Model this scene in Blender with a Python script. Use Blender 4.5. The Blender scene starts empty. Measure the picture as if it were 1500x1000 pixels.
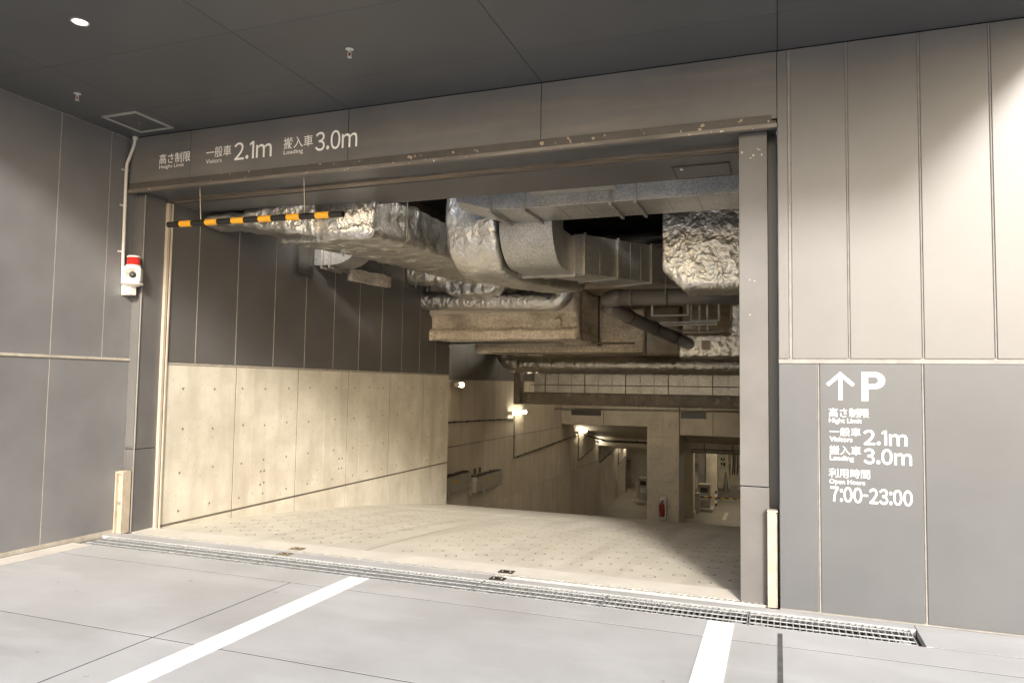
import bpy, bmesh, math, random
from mathutils import Vector, Matrix, noise as mnoise
random.seed(7)
R = math.radians
scn = bpy.context.scene
COL = scn.collection

# ------------------------------------------------------------------ camera
cam = bpy.data.cameras.new('camera')
camo = bpy.data.objects.new('camera', cam)
COL.objects.link(camo)
YAW, PITCH, ROLL = -0.352394, 0.05915, 0.0151957
fw = Vector((math.sin(YAW)*math.cos(PITCH), math.cos(YAW)*math.cos(PITCH), math.sin(PITCH)))
rt = Vector((math.cos(YAW), -math.sin(YAW), 0))
up = rt.cross(fw)
rt2 = math.cos(ROLL)*rt + math.sin(ROLL)*up
up2 = -math.sin(ROLL)*rt + math.cos(ROLL)*up
M = Matrix((rt2, up2, -fw)).transposed().to_4x4()
M.translation = Vector((0, -5.7225, 1.6))
camo.matrix_world = M
cam.sensor_width = 36.0
cam.lens = 1061.37/1500*36.0
cam.clip_start = 0.05
cam.clip_end = 2000
scn.camera = camo

# ------------------------------------------------------------------ light
SUN_EL, SUN_AZ = R(24.0), R(22.0)          # low sun behind the camera, to its right
sdir = Vector((math.sin(SUN_AZ)*math.cos(SUN_EL), -math.cos(SUN_AZ)*math.cos(SUN_EL), math.sin(SUN_EL)))
w = bpy.data.worlds.new('World')
scn.world = w
w.use_nodes = True
wn = w.node_tree.nodes
sky = wn.new('ShaderNodeTexSky')
sky.sky_type = 'NISHITA'
sky.sun_disc = False
sky.sun_elevation = R(24)
sky.sun_rotation = math.atan2(sdir.x, sdir.y)
sky.air_density = 1.0
sky.dust_density = 2.5
sky.ozone_density = 1.0
w.node_tree.links.new(sky.outputs[0], wn['Background'].inputs[0])
wn['Background'].inputs[1].default_value = 0.15
sl = bpy.data.lights.new('sun', 'SUN')
sl.energy = 2.7
sl.angle = R(9)
sl.color = (1.0, 0.96, 0.895)
slo = bpy.data.objects.new('sun', sl)
COL.objects.link(slo)
slo.rotation_euler = sdir.to_track_quat('Z', 'Y').to_euler()
slo.location = (6, -16, 6)
scn.view_settings.view_transform = 'Standard'
scn.view_settings.look = 'None'
scn.view_settings.gamma = 1.0
scn.view_settings.use_curve_mapping = False
scn.view_settings.exposure = 1.2
try:
    scn.cycles.max_bounces = 8
    scn.cycles.diffuse_bounces = 5
    scn.cycles.glossy_bounces = 4
    scn.cycles.use_denoising = True
except Exception:
    pass

# ------------------------------------------------------------------ materials
MATS = {}
def pm(name, col, rough=.6, metal=0.0, var=.12, scale=2.0, detail=6, bump=0.0, bscale=40.0, bdet=4,
       stretch=(1, 1, 1), rvar=0.0, piece=0.0, col2=None, spots=None, voro=None, emit=None, spec=None, streak=None, bdist=.01, crease=None):
    """procedural material in world-space coordinates; col2 = second colour mixed by noise,
    spots = (colour, threshold, scale): blotches, voro = (scale, amount): spangle"""
    m = bpy.data.materials.new(name)
    m.use_nodes = True
    nt = m.node_tree
    N, L = nt.nodes, nt.links
    b = N['Principled BSDF']
    geo = N.new('ShaderNodeNewGeometry')
    mp = N.new('ShaderNodeMapping')
    mp.inputs['Scale'].default_value = stretch
    L.new(geo.outputs['Position'], mp.inputs['Vector'])
    nz = N.new('ShaderNodeTexNoise')
    nz.inputs['Scale'].default_value = scale
    nz.inputs['Detail'].default_value = detail
    nz.inputs['Roughness'].default_value = .62
    L.new(mp.outputs[0], nz.inputs['Vector'])
    c2 = col2 if col2 else tuple(c*(1-var*2) for c in col)
    c1 = col if col2 else tuple(min(1, c*(1+var)) for c in col)
    rp = N.new('ShaderNodeValToRGB')
    rp.color_ramp.elements[0].position = .34
    rp.color_ramp.elements[1].position = .66
    rp.color_ramp.elements[0].color = (*c2, 1)
    rp.color_ramp.elements[1].color = (*c1, 1)
    L.new(nz.outputs['Fac'], rp.inputs[0])
    cur = rp.outputs[0]
    def mixc(fac, a, bcol, mode='MIX'):
        mx = N.new('ShaderNodeMix')
        mx.data_type = 'RGBA'
        mx.blend_type = mode
        if isinstance(fac, float): mx.inputs[0].default_value = fac
        else: L.new(fac, mx.inputs[0])
        L.new(a, mx.inputs[6])
        if isinstance(bcol, tuple): mx.inputs[7].default_value = (*bcol, 1)
        else: L.new(bcol, mx.inputs[7])
        return mx.outputs[2]
    if streak:   # (colour, amount, scale vec)
        m2 = N.new('ShaderNodeMapping')
        m2.inputs['Scale'].default_value = streak[2]
        L.new(geo.outputs['Position'], m2.inputs['Vector'])
        n2 = N.new('ShaderNodeTexNoise')
        n2.inputs['Scale'].default_value = 1.0
        n2.inputs['Detail'].default_value = 5
        L.new(m2.outputs[0], n2.inputs['Vector'])
        r2 = N.new('ShaderNodeMapRange')
        r2.inputs[1].default_value = .5
        r2.inputs[2].default_value = .75
        r2.inputs[3].default_value = 0
        r2.inputs[4].default_value = streak[1]
        L.new(n2.outputs['Fac'], r2.inputs[0])
        cur = mixc(r2.outputs[0], cur, streak[0])
    if spots:
        n3 = N.new('ShaderNodeTexNoise')
        n3.inputs['Scale'].default_value = spots[2]
        n3.inputs['Detail'].default_value = 3
        L.new(geo.outputs['Position'], n3.inputs['Vector'])
        r3 = N.new('ShaderNodeMapRange')
        r3.inputs[1].default_value = spots[1]
        r3.inputs[2].default_value = spots[1]+.02
        L.new(n3.outputs['Fac'], r3.inputs[0])
        cur = mixc(r3.outputs[0], cur, spots[0])
    if voro:
        v = N.new('ShaderNodeTexVoronoi')
        v.inputs['Scale'].default_value = voro[0]
        L.new(geo.outputs['Position'], v.inputs['Vector'])
        hs = N.new('ShaderNodeSeparateColor')
        L.new(v.outputs['Color'], hs.inputs[0])
        r4 = N.new('ShaderNodeMapRange')
        r4.inputs[3].default_value = 1-voro[1]
        r4.inputs[4].default_value = 1+voro[1]
        L.new(hs.outputs[0], r4.inputs[0])
        cb = N.new('ShaderNodeCombineXYZ')
        for i in range(3): L.new(r4.outputs[0], cb.inputs[i])
        cur = mixc(1.0, cur, cb.outputs[0], 'MULTIPLY')
        r5 = N.new('ShaderNodeMapRange')
        r5.inputs[3].default_value = max(.05, rough-.05)
        r5.inputs[4].default_value = rough+.10
        L.new(hs.outputs[1], r5.inputs[0])
        L.new(r5.outputs[0], b.inputs['Roughness'])
    if piece:
        oi = N.new('ShaderNodeObjectInfo')
        r6 = N.new('ShaderNodeMapRange')
        r6.inputs[3].default_value = 1-piece
        r6.inputs[4].default_value = 1+piece
        L.new(oi.outputs['Random'], r6.inputs[0])
        cb = N.new('ShaderNodeCombineXYZ')
        for i in range(3): L.new(r6.outputs[0], cb.inputs[i])
        cur = mixc(1.0, cur, cb.outputs[0], 'MULTIPLY')
    L.new(cur, b.inputs['Base Color'])
    if not voro:
        b.inputs['Roughness'].default_value = rough
        if rvar:
            r7 = N.new('ShaderNodeMapRange')
            r7.inputs[3].default_value = rough-rvar
            r7.inputs[4].default_value = rough+rvar
            L.new(nz.outputs['Fac'], r7.inputs[0])
            L.new(r7.outputs[0], b.inputs['Roughness'])
    b.inputs['Metallic'].default_value = metal
    if spec is not None: b.inputs['Specular IOR Level'].default_value = spec
    if bump:
        nb = N.new('ShaderNodeTexNoise')
        nb.inputs['Scale'].default_value = bscale
        nb.inputs['Detail'].default_value = bdet
        L.new(mp.outputs[0], nb.inputs['Vector'])
        bp = N.new('ShaderNodeBump')
        bp.inputs['Strength'].default_value = bump
        bp.inputs['Distance'].default_value = bdist
        L.new(nb.outputs['Fac'], bp.inputs['Height'])
        L.new(bp.outputs[0], b.inputs['Normal'])
    if crease:
        wz = N.new('ShaderNodeTexNoise')
        wz.inputs['Scale'].default_value = crease[0]*.45
        wz.inputs['Detail'].default_value = 3
        L.new(geo.outputs['Position'], wz.inputs['Vector'])
        wm = N.new('ShaderNodeVectorMath')
        wm.operation = 'MULTIPLY_ADD'
        L.new(wz.outputs['Color'], wm.inputs[0])
        wm.inputs[1].default_value = (1.6/crease[0],)*3
        L.new(geo.outputs['Position'], wm.inputs[2])
        vv = N.new('ShaderNodeTexVoronoi')
        vv.inputs['Scale'].default_value = crease[0]
        vv.inputs['Detail'].default_value = 3.0
        vv.inputs['Roughness'].default_value = .55
        L.new(wm.outputs[0], vv.inputs['Vector'])
        bp2 = N.new('ShaderNodeBump')
        bp2.inputs['Strength'].default_value = crease[1]
        bp2.inputs['Distance'].default_value = crease[2]
        L.new(vv.outputs['Distance'], bp2.inputs['Height'])
        if bump: L.new(bp.outputs[0], bp2.inputs['Normal'])
        L.new(bp2.outputs[0], b.inputs['Normal'])
    if emit:
        b.inputs['Emission Color'].default_value = (*emit[0], 1)
        b.inputs['Emission Strength'].default_value = emit[1]
    MATS[name] = m
    return m

PANEL = pm('coated_panel_grey', (.172, .169, .170), .42, 0, .07, 1.3, bump=.05, bscale=160, piece=.03, rvar=.05)
PANELW = pm('coated_panel_warm', (.150, .146, .142), .40, 0, .05, 1.1, bump=.06, bscale=150, piece=.03, rvar=.05)
HEADP = pm('header_panel', (.150, .144, .139), .45, 0, .08, 1.0, bump=.06, bscale=120, piece=.03, streak=((.26, .22, .18), .35, (1.2, 1.2, 9)))
SOFF = pm('soffit_panel', (.084, .086, .089), .38, 0, .05, .8, bump=.03, bscale=200, piece=.05, rvar=.04)
INPAN = pm('inner_panel_dark', (.108, .102, .097), .45, 0, .06, 1.2, bump=.04, bscale=120, piece=.05)
SEAL = pm('sealant_beige', (.40, .36, .30), .7, 0, .12, 9)
SEALD = pm('sealant_grey', (.26, .235, .205), .7, 0, .12, 9)
DARK = pm('dark_gap', (.018, .017, .016), .8, 0, .1, 5)
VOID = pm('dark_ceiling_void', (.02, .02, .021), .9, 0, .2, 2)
FRAME = pm('painted_steel_grey', (.118, .113, .110), .42, 0, .07, 2, bump=.05, bscale=60)
FRAMEC = pm('chipped_steel', (.078, .068, .060), .5, 0, .10, 4, spots=((.36, .28, .20), .655, 15), bump=.2, bscale=30, bdist=.004)
FLANGE = pm('worn_flange', (.20, .178, .152), .45, .15, .2, 6, spots=((.55, .50, .43), .69, 25), stretch=(.3, 3, 3))
RAILM = pm('worn_rail', (.34, .27, .195), .36, .4, .3, 7, stretch=(.25, 4, 4), col2=(.12, .10, .08))
CREAM = pm('cream_guard', (.40, .335, .255), .55, 0, .10, 5, spots=((.33, .20, .10), .70, 9))
FORE = pm('forecourt_concrete', (.435, .434, .433), .72, 0, .07, .7, detail=10, bump=.12, bscale=55, piece=.04, rvar=.08, col2=(.345, .338, .328), streak=((.49, .49, .49), .7, (.9, 2.6, 1)), spots=((.30, .29, .275), .72, 9))
BORDER = pm('border_concrete', (.58, .54, .48), .75, 0, .08, 2.5, bump=.12, bscale=60, piece=.03)
RAMPC = pm('ramp_concrete', (.63, .59, .505), .78, 0, .07, 1.6, detail=9, bump=.30, bscale=110, piece=.03, col2=(.54, .50, .42), streak=((.40, .36, .295), .6, (3.5, .35, 1)))
WALLC = pm('formwork_concrete', (.64, .59, .495), .72, 0, .06, 2.4, detail=10, bump=.12, bscale=45, piece=.04, col2=(.49, .445, .36), spots=((.38, .34, .27), .67, 30), streak=((.40, .36, .285), .65, (4, 4, .6)))
WALLD = pm('formwork_concrete_old', (.54, .485, .395), .75, 0, .09, 1.3, detail=8, bump=.12, bscale=40, piece=.07, col2=(.45, .40, .325), streak=((.32, .28, .215), .55, (4, 4, .35)))
BEAMC = pm('beam_concrete', (.45, .41, .345), .78, 0, .09, 1.4, detail=8, bump=.12, bscale=40, piece=.04, spots=((.33, .29, .23), .70, 3))
FLOORC = pm('garage_floor', (.27, .24, .19), .55, 0, .1, .8, detail=8, bump=.05, bscale=60, streak=((.24, .21, .16), .5, (2.5, .4, 1)))
TIE = pm('mortar_plug', (.22, .19, .145), .8)
WHITEP = pm('white_road_paint', (.86, .86, .84), .6, 0, .03, 6, bump=.12, bscale=120, spots=((.60, .59, .57), .64, 26), streak=((.66, .65, .63), .6, (6, 1.2, 1)))
LETTER = pm('white_lettering', (.93, .92, .89), .5, 0, .02, 3)
GALV = pm('galvanised_grating', (.50, .51, .515), .42, .55, .15, 20)
TRACK = pm('slotted_track', (.60, .58, .54), .45, .4, .12, 15)
PLATE = pm('dark_plate', (.05, .042, .032), .45, .5, .2, 30)
SPANG = pm('galvanised_sheet', (.46, .45, .425), .42, .75, .1, 2, voro=(85, .24), bump=.05, bscale=3)
SPANGD = pm('galvanised_flange', (.42, .40, .36), .45, .6, .12, 8)
FOIL = pm('foil_wrap', (.66, .645, .61), .33, .90, .08, 5, rvar=.1, crease=(8, .34, .05), streak=((.45, .42, .37), .5, (2, 2, 2)))
FOILC = pm('crinkled_foil', (.70, .675, .625), .33, .92, .08, 6, rvar=.08, crease=(9, .32, .035), streak=((.42, .38, .32), .5, (3, 3, 3)))
SPRAY = pm('sprayed_fireproofing', (.86, .77, .64), .95, 0, .10, 22, detail=8, bump=1.0, bscale=45, bdet=6, col2=(.54, .46, .36), bdist=.03, streak=((.27, .205, .14), .7, (1.5, 1.5, 3.5)))
SPRAYL = pm('clean_fireproofing', (.72, .63, .51), .95, 0, .06, 3, bump=.8, bscale=70, bdist=.02)
PVC = pm('grey_pipe', (.115, .102, .092), .36, 0, .05, 3)
STEEL = pm('painted_beam', (.17, .145, .115), .5, .2, .15, 3, spots=((.24, .21, .17), .62, 5))
RODM = pm('thin_steel', (.36, .32, .26), .45, .7, .1, 6)
CONDM = pm('dark_conduit', (.06, .048, .036), .55, .2, .1, 6)
WHITEPL = pm('ivory_plastic', (.78, .74, .66), .4, 0, .03, 4)
PIPEW = pm('ivory_conduit', (.62, .58, .53), .4, 0, .05, 4)
REDL = pm('red_lens', (.62, .03, .02), .2, 0, .08, 20)
BLACK = pm('black_plastic', (.022, .020, .017), .38, 0, .1, 6)
YEL = pm('yellow_band', (.85, .42, .03), .45, 0, .04, 6)
CHROME = pm('sprinkler_metal', (.72, .74, .70), .3, .6, .08, 20)
ALU = pm('aluminium_frame', (.56, .55, .52), .4, .5, .06, 10)
LAMP = pm('lit_tube', (.9, .9, .85), .4, emit=((1.0, .88, .66), 10.0))
LAMPH = pm('lit_tube_ceiling', (.9, .9, .85), .4, emit=((1.0, .89, .70), 48.0))  # for the seen ceiling lamp and the unseen added fill lamps
LAMPS = pm('lit_downlight', (.9, .9, .85), .4, emit=((1.0, .90, .68), 2.6))
MACH = pm('machine_grey', (.34, .315, .26), .5, .1, .06, 5)
CREAMW = pm('cream_wall', (.58, .51, .39), .7, 0, .05, 2)
GREYC = pm('cone_grey', (.22, .20, .17), .6)
FIRER = pm('extinguisher_red', (.30, .018, .014), .4)
LABELY = pm('yellow_label', (.60, .34, .02), .5)

# ------------------------------------------------------------------ builders
def link(name, me, mat=None, parent=None):
    o = bpy.data.objects.new(name, me)
    COL.objects.link(o)
    if mat and not me.materials: me.materials.append(mat)
    if parent is not None:
        o.parent = parent
        if parent.type == 'EMPTY' and parent.parent is None:
            o.location = -parent.location
    return o
def me_from(name, vs, fs, smooth=False):
    me = bpy.data.meshes.new(name)
    me.from_pydata([tuple(v) for v in vs], [], fs)
    if smooth:
        me.polygons.foreach_set('use_smooth', [True]*len(me.polygons))
    me.update()
    return me
def obj(name, vs, fs, mat, parent=None, smooth=False):
    return link(name, me_from(name, vs, fs, smooth), mat, parent)
def thing(name, label, cat, loc=(0, 0, 0), group=None):
    o = bpy.data.objects.new(name, None)
    o.empty_display_size = .1
    COL.objects.link(o)
    o.location = loc
    tag(o, label, cat, group)
    return o
def tag(o, label, cat, group=None):
    o['label'] = label
    o['category'] = cat
    if group: o['group'] = group
    return o
class MB:
    """collects shapes into one mesh"""
    def __init__(s): s.v, s.f = [], []
    def add(s, vs, fs):
        n = len(s.v)
        s.v += [Vector(v) for v in vs]
        s.f += [tuple(i+n for i in f) for f in fs]
        return s
    def box(s, x0, x1, y0, y1, z0, z1):
        return s.add([(x0, y0, z0), (x1, y0, z0), (x1, y1, z0), (x0, y1, z0), (x0, y0, z1), (x1, y0, z1), (x1, y1, z1), (x0, y1, z1)],
                     [(0, 3, 2, 1), (4, 5, 6, 7), (0, 1, 5, 4), (1, 2, 6, 5), (2, 3, 7, 6), (3, 0, 4, 7)])
    def tube(s, pts, r, n=12, cap=True):
        pts = [Vector(p) for p in pts]
        ring = []
        base = len(s.v)
        prev = None
        for i, p in enumerate(pts):
            a = pts[max(0, i-1)]
            b = pts[min(len(pts)-1, i+1)]
            t = (b-a).normalized()
            ref = Vector((0, 0, 1)) if abs(t.z) < .9 else Vector((1, 0, 0))
            if prev is None: u = t.cross(ref).normalized()
            else: u = (prev - t*prev.dot(t)).normalized()
            prev = u
            v = t.cross(u)
            rr = r[i] if isinstance(r, (list, tuple)) else r
            for k in range(n):
                q = 2*math.pi*k/n
                s.v.append(p + (u*math.cos(q)+v*math.sin(q))*rr)
        for i in range(len(pts)-1):
            for k in range(n):
                a = base+i*n+k
                b = base+i*n+(k+1) % n
                s.f.append((a, b, b+n, a+n))
        if cap:
            s.f.append(tuple(base+k for k in range(n))[::-1])
            s.f.append(tuple(base+(len(pts)-1)*n+k for k in range(n)))
        return s
    def lathe(s, prof, c, axis=(0, 0, 1), n=20):
        """prof: list of (r, h) along axis from c"""
        ax = Vector(axis).normalized()
        ref = Vector((0, 0, 1)) if abs(ax.z) < .9 else Vector((1, 0, 0))
        u = ax.cross(ref).normalized()
        v = ax.cross(u)
        c = Vector(c)
        base = len(s.v)
        for r, h in prof:
            for k in range(n):
                q = 2*math.pi*k/n
                s.v.append(c+ax*h+(u*math.cos(q)+v*math.sin(q))*r)
        for i in range(len(prof)-1):
            for k in range(n):
                a = base+i*n+k
                b = base+i*n+(k+1) % n
                s.f.append((a, b, b+n, a+n))
        s.f.append(tuple(base+k for k in range(n))[::-1])
        s.f.append(tuple(base+(len(prof)-1)*n+k for k in range(n)))
        return s
    def build(s, name, mat, parent=None, smooth=False, bev=0.0, auto=False):
        me = me_from(name, s.v, s.f, smooth)
        bm = bmesh.new()
        bm.from_mesh(me)
        if bev:
            es = [e for e in bm.edges if len(e.link_faces) == 2 and e.calc_face_angle(0) > .6]
            bmesh.ops.bevel(bm, geom=es, offset=bev, segments=2, affect='EDGES', profile=.6)
        bmesh.ops.recalc_face_normals(bm, faces=bm.faces)
        if auto:
            for f in bm.faces: f.smooth = True
            for e in bm.edges:
                if len(e.link_faces) == 2 and e.calc_face_angle(0) > .7: e.smooth = False
        bm.to_mesh(me)
        bm.free()
        return link(name, me, mat, parent)
def box(name, x0, x1, y0, y1, z0, z1, mat, parent=None, bev=.002):
    return MB().box(x0, x1, y0, y1, z0, z1).build(name, mat, parent, bev=bev)

def rrect(w, h, r, k=6, c=3):
    """rounded rectangle outline, list of (a, b, na, nb)"""
    r = min(r, w/2-.001, h/2-.001)
    out = []
    cs = [(w/2-r, h/2-r, 0), (-w/2+r, h/2-r, 90), (-w/2+r, -h/2+r, 180), (w/2-r, -h/2+r, 270)]
    pts = []
    for cx, cy, a0 in cs:
        for i in range(c+1):
            q = R(a0+90*i/c)
            pts.append((cx+r*math.cos(q), cy+r*math.sin(q), math.cos(q), math.sin(q)))
    n = len(pts)
    for i in range(n):
        p, q = pts[i], pts[(i+1) % n]
        d = math.hypot(q[0]-p[0], q[1]-p[1])
        m = k if (i % (c+1)) == c else 1
        for j in range(m):
            t = j/m
            out.append(tuple(p[x]*(1-t)+q[x]*t for x in range(4)))
    return out
def sweep(path, right=None, rad=.03, k=8, c=3, step=.06, disp=None, circ=0, cap=True):
    """path: list of (point, w, h); frame keeps 'right' fixed, or z up when right is None"""
    P = [(Vector(p), a, b) for p, a, b in path]
    S = []
    for i in range(len(P)-1):
        L = (P[i+1][0]-P[i][0]).length
        n = max(1, int(L/step))
        for j in range(n):
            t = j/n
            S.append((P[i][0].lerp(P[i+1][0], t), P[i][1]*(1-t)+P[i+1][1]*t, P[i][2]*(1-t)+P[i+1][2]*t))
    S.append(P[-1])
    vs, fs = [], []
    n = None
    ln = 0
    for i, (p, a, b) in enumerate(S):
        t = (S[min(i+1, len(S)-1)][0]-S[max(i-1, 0)][0]).normalized()
        if right is not None:
            rv = Vector(right).normalized()
            uv = rv.cross(t).normalized()
        else:
            rv = t.cross(Vector((0, 0, 1))).normalized()
            uv = Vector((0, 0, 1))
        if i: ln += (p-S[i-1][0]).length
        if circ: pr = [(a/2*math.cos(2*math.pi*q/circ), b/2*math.sin(2*math.pi*q/circ), math.cos(2*math.pi*q/circ), math.sin(2*math.pi*q/circ)) for q in range(circ)]
        else: pr = rrect(a, b, rad, k, c)
        n = len(pr)
        per = 0
        for q, (x, y, nx, ny) in enumerate(pr):
            if q: per += math.hypot(x-pr[q-1][0], y-pr[q-1][1])
            pos = p+rv*x+uv*y
            nn = (rv*nx+uv*ny).normalized()
            if disp: pos = pos+nn*disp(pos, ln, per)
            vs.append(pos)
    for i in range(len(S)-1):
        for q in range(n):
            a = i*n+q
            b = i*n+(q+1) % n
            fs.append((a, b, b+n, a+n))
    if cap:
        fs.append(tuple(range(n))[::-1])
        fs.append(tuple((len(S)-1)*n+q for q in range(n)))
    return vs, fs
def ducto(name, path, mat, parent=None, smooth=True, **kw):
    vs, fs = sweep(path, **kw)
    mb = MB()
    mb.add(vs, fs)
    return mb.build(name, mat, parent, smooth=smooth, auto=not smooth or 'disp' not in kw)
def arc(c, r, a0, a1, n, u, v):
    c, u, v = Vector(c), Vector(u), Vector(v)
    return [c+u*r*math.cos(R(a0+(a1-a0)*i/n))+v*r*math.sin(R(a0+(a1-a0)*i/n)) for i in range(n+1)]
def quilt(pitch=.3, amp=.022, wr=.012, seed=0, seam=1.05):
    off = Vector((seed*3.1, seed*1.7, seed*.9))
    def f(p, l, s):
        row = math.floor(s/pitch)
        l2 = l+(row % 2)*pitch/2
        dl = (l2/pitch-round(l2/pitch))*pitch
        ds = (s/pitch-row-.5)*pitch
        d = -amp*math.exp(-(dl*dl+ds*ds)/(.0035))
        d += amp*.5*(math.cos(2*math.pi*l2/pitch)*-.5+math.cos(2*math.pi*(s/pitch-.5))*-.3)
        n1 = mnoise.noise((p+off)*6)
        n2 = mnoise.noise((p+off)*17)
        d += wr*(1-2*abs(n1))+wr*.5*(1-2*abs(n2))
        e = abs(l/seam-round(l/seam))*seam
        if e < .05: d += .010
        return d
    return f
def crumple(amp=.02, seed=0, sc=9):
    off = Vector((seed*2.3, seed*.7, seed*1.9))
    def f(p, l, s):
        a = mnoise.noise((p+off)*sc)
        b = mnoise.noise((p+off)*sc*2.3)
        return amp*(1-2.2*abs(a))+amp*.5*(1-2*abs(b))
    return f
def spray(amp=.014, seed=0):
    off = Vector((seed*1.3, seed*2.7, seed*.4))
    def f(p, l, s):
        return amp*mnoise.noise((p+off)*3)*1.6+amp*mnoise.noise((p+off)*11)
    return f
def extrude_profile(prof, axis, a0, a1, step=.08, disp=None):
    """closed profile in the plane across 'axis' ('x': (y,z) pairs; 'y': (x,z) pairs)"""
    pts = []
    n0 = len(prof)
    for i in range(n0):
        p, q = Vector(prof[i]), Vector(prof[(i+1) % n0])
        m = max(1, int((q-p).length/step))
        for j in range(m): pts.append(p.lerp(q, j/m))
    n = len(pts)
    cen = sum(pts, Vector((0, 0)))/n
    N = max(1, int(abs(a1-a0)/step))
    vs, fs = [], []
    for i in range(N+1):
        a = a0+(a1-a0)*i/N
        for q, p in enumerate(pts):
            t = (pts[(q+1) % n]-pts[q-1])
            nn = Vector((t.y, -t.x)).normalized()
            pos = Vector((a, p.x, p.y)) if axis == 'x' else Vector((p.x, a, p.y))
            nv = Vector((0, nn.x, nn.y)) if axis == 'x' else Vector((nn.x, 0, nn.y))
            if disp: pos += nv*disp(pos, a, 0)
            vs.append(pos)
    for i in range(N):
        for q in range(n):
            a = i*n+q
            b = i*n+(q+1) % n
            fs.append((a, b, b+n, a+n))
    fs.append(tuple(range(n))[::-1])
    fs.append(tuple(N*n+q for q in range(n)))
    return vs, fs
FONT_CACHE = {}
def numerals(name, body, x0, x1, z0, z1, y, mat, parent, bold=.0, gap=.085):
    """figures set glyph by glyph, fitted to a rectangle"""
    mb, cur = MB(), 0.0
    for chh in body:
        if chh == '-':
            mb.add([(cur, .33, 0), (cur+.30, .33, 0), (cur+.30, .42, 0), (cur, .42, 0)], [(0, 1, 2, 3)])
            cur += .30+gap
            continue
        if chh == '1':
            h1, b1 = .733+bold, bold
            mb.add([(cur+.14-b1, -b1, 0), (cur+.23+b1, -b1, 0), (cur+.23+b1, h1, 0), (cur+.14-b1, h1, 0)], [(0, 1, 2, 3)])
            mb.add([(cur, .555, 0), (cur+.14-b1, .635, 0), (cur+.14-b1, h1, 0), (cur, .655, 0)], [(0, 1, 2, 3)])
            cur += .23+b1+gap*1.3
            continue
        full = chr(ord(chh)+0xFEE0)
        me = glyph(full, bold)
        xs = [v.co.x for v in me.vertices]
        a, b = min(xs), max(xs)
        g = gap*.8 if chh in '.:' else gap
        mb.add([(v.co.x-a+cur, v.co.y, 0) for v in me.vertices], [tuple(p.vertices) for p in me.polygons])
        cur += b-a+g
        bpy.data.meshes.remove(me)
    xs = [v.x for v in mb.v]
    ys = [v.y for v in mb.v]
    ax, bx, ay, by = min(xs), max(xs), min(ys), max(ys)
    vs = [(x0+(v.x-ax)/(bx-ax)*(x1-x0), y, z0+(v.y-ay)/(by-ay)*(z1-z0)) for v in mb.v]
    return obj(name, vs, mb.f, mat, parent)
def glyph(body, bold):
    c = bpy.data.curves.new('lettering', 'FONT')
    c.body = body
    c.resolution_u = 4
    c.offset = bold
    t = bpy.data.objects.new('lettering', c)
    COL.objects.link(t)
    bpy.context.view_layer.update()
    dg = bpy.context.evaluated_depsgraph_get()
    me = bpy.data.meshes.new_from_object(t.evaluated_get(dg))
    bpy.data.objects.remove(t)
    bpy.data.curves.remove(c)
    return me
def text(name, body, x0, x1, z0, z1, y, mat, parent, bold=.0):
    """lettering fitted to a rectangle on a wall that faces -y"""
    me = glyph(body, bold)
    xs = [v.co.x for v in me.vertices]
    ys = [v.co.y for v in me.vertices]
    ax, bx, ay, by = min(xs), max(xs), min(ys), max(ys)
    for v in me.vertices:
        v.co = (x0+(v.co.x-ax)/(bx-ax)*(x1-x0), y, z0+(v.co.y-ay)/(by-ay)*(z1-z0))
    me.materials.clear()
    return link(name, me, mat, parent)

# ------------------------------------------------------------------ ground outside
GRATE_Y0, GRATE_Y1 = -.445, -.125
XL, XR = -6.486, .006                     # face of the left wall, right edge of the opening
mb = MB()
mb.add([(-600, -900, -.03), (600, -900, -.03), (600, GRATE_Y0-.03, -.03), (-600, GRATE_Y0-.03, -.03)], [(0, 1, 2, 3)])
mb.add([(.87, GRATE_Y0-.03, -.03), (600, GRATE_Y0-.03, -.03), (600, .2, -.03), (.87, .2, -.03)], [(0, 1, 2, 3)])
ground = mb.build('ground', pm('ground_base', (.30, .29, .275), .85, 0, .15, .6, bump=.2, bscale=20))
ground['kind'] = 'structure'
MB().add([(-6.6, -12.3, -.0012), (11.2, -12.3, -.0012), (11.2, GRATE_Y0-.014, -.0012), (-6.6, GRATE_Y0-.014, -.0012)], [(0, 1, 2, 3)]).add([(.90, GRATE_Y0-.013, -.0012), (11.2, GRATE_Y0-.013, -.0012), (11.2, -.002, -.0012), (.90, -.002, -.0012)], [(0, 1, 2, 3)]).build('joint_bed', DARK, ground)
def slab(x0, x1, y0, y1, mat=FORE, parent=ground, z=0.0, g=.006, name='slab'):
    return box(name, x0+g, x1-g, y0+g, y1-g, z-.06, z, mat, parent, bev=.0006)
cols = [-6.20, -3.66, 0.0, 3.7, 7.4, 11.1]
rows = [-.80, -2.16, -5.0, -8.6, -12.2]
for i in range(len(cols)-1):
    for j in range(len(rows)-1):
        slab(cols[i], cols[i+1], rows[j+1], rows[j])
slab(-6.20, 3.7, -.80, GRATE_Y0-.012, g=.006)
slab(3.7, 11.1, -.80, GRATE_Y0-.012)
slab(.86, 11.1, GRATE_Y0-.012, -.006, g=.004)
for y0, y1 in ((-12.2, -5.0), (-5.0, -2.16), (-2.16, -.46)):
    slab(XL+.02, -6.20, y0, y1, BORDER, g=.004)
# threshold strip between the grating and the ramp
for x0, x1 in ((XL, -4.28), (-4.28, -2.17), (-2.17, .86)):
    slab(x0, x1, GRATE_Y1+.012, .055 if x1 < .5 else -.004, FORE, g=.001)
slab(XL+.12, -.06, .13, .40, pm('threshold_screed', (.62, .58, .51), .75, 0, .06, 2, bump=.15, bscale=70), g=.001)
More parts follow.
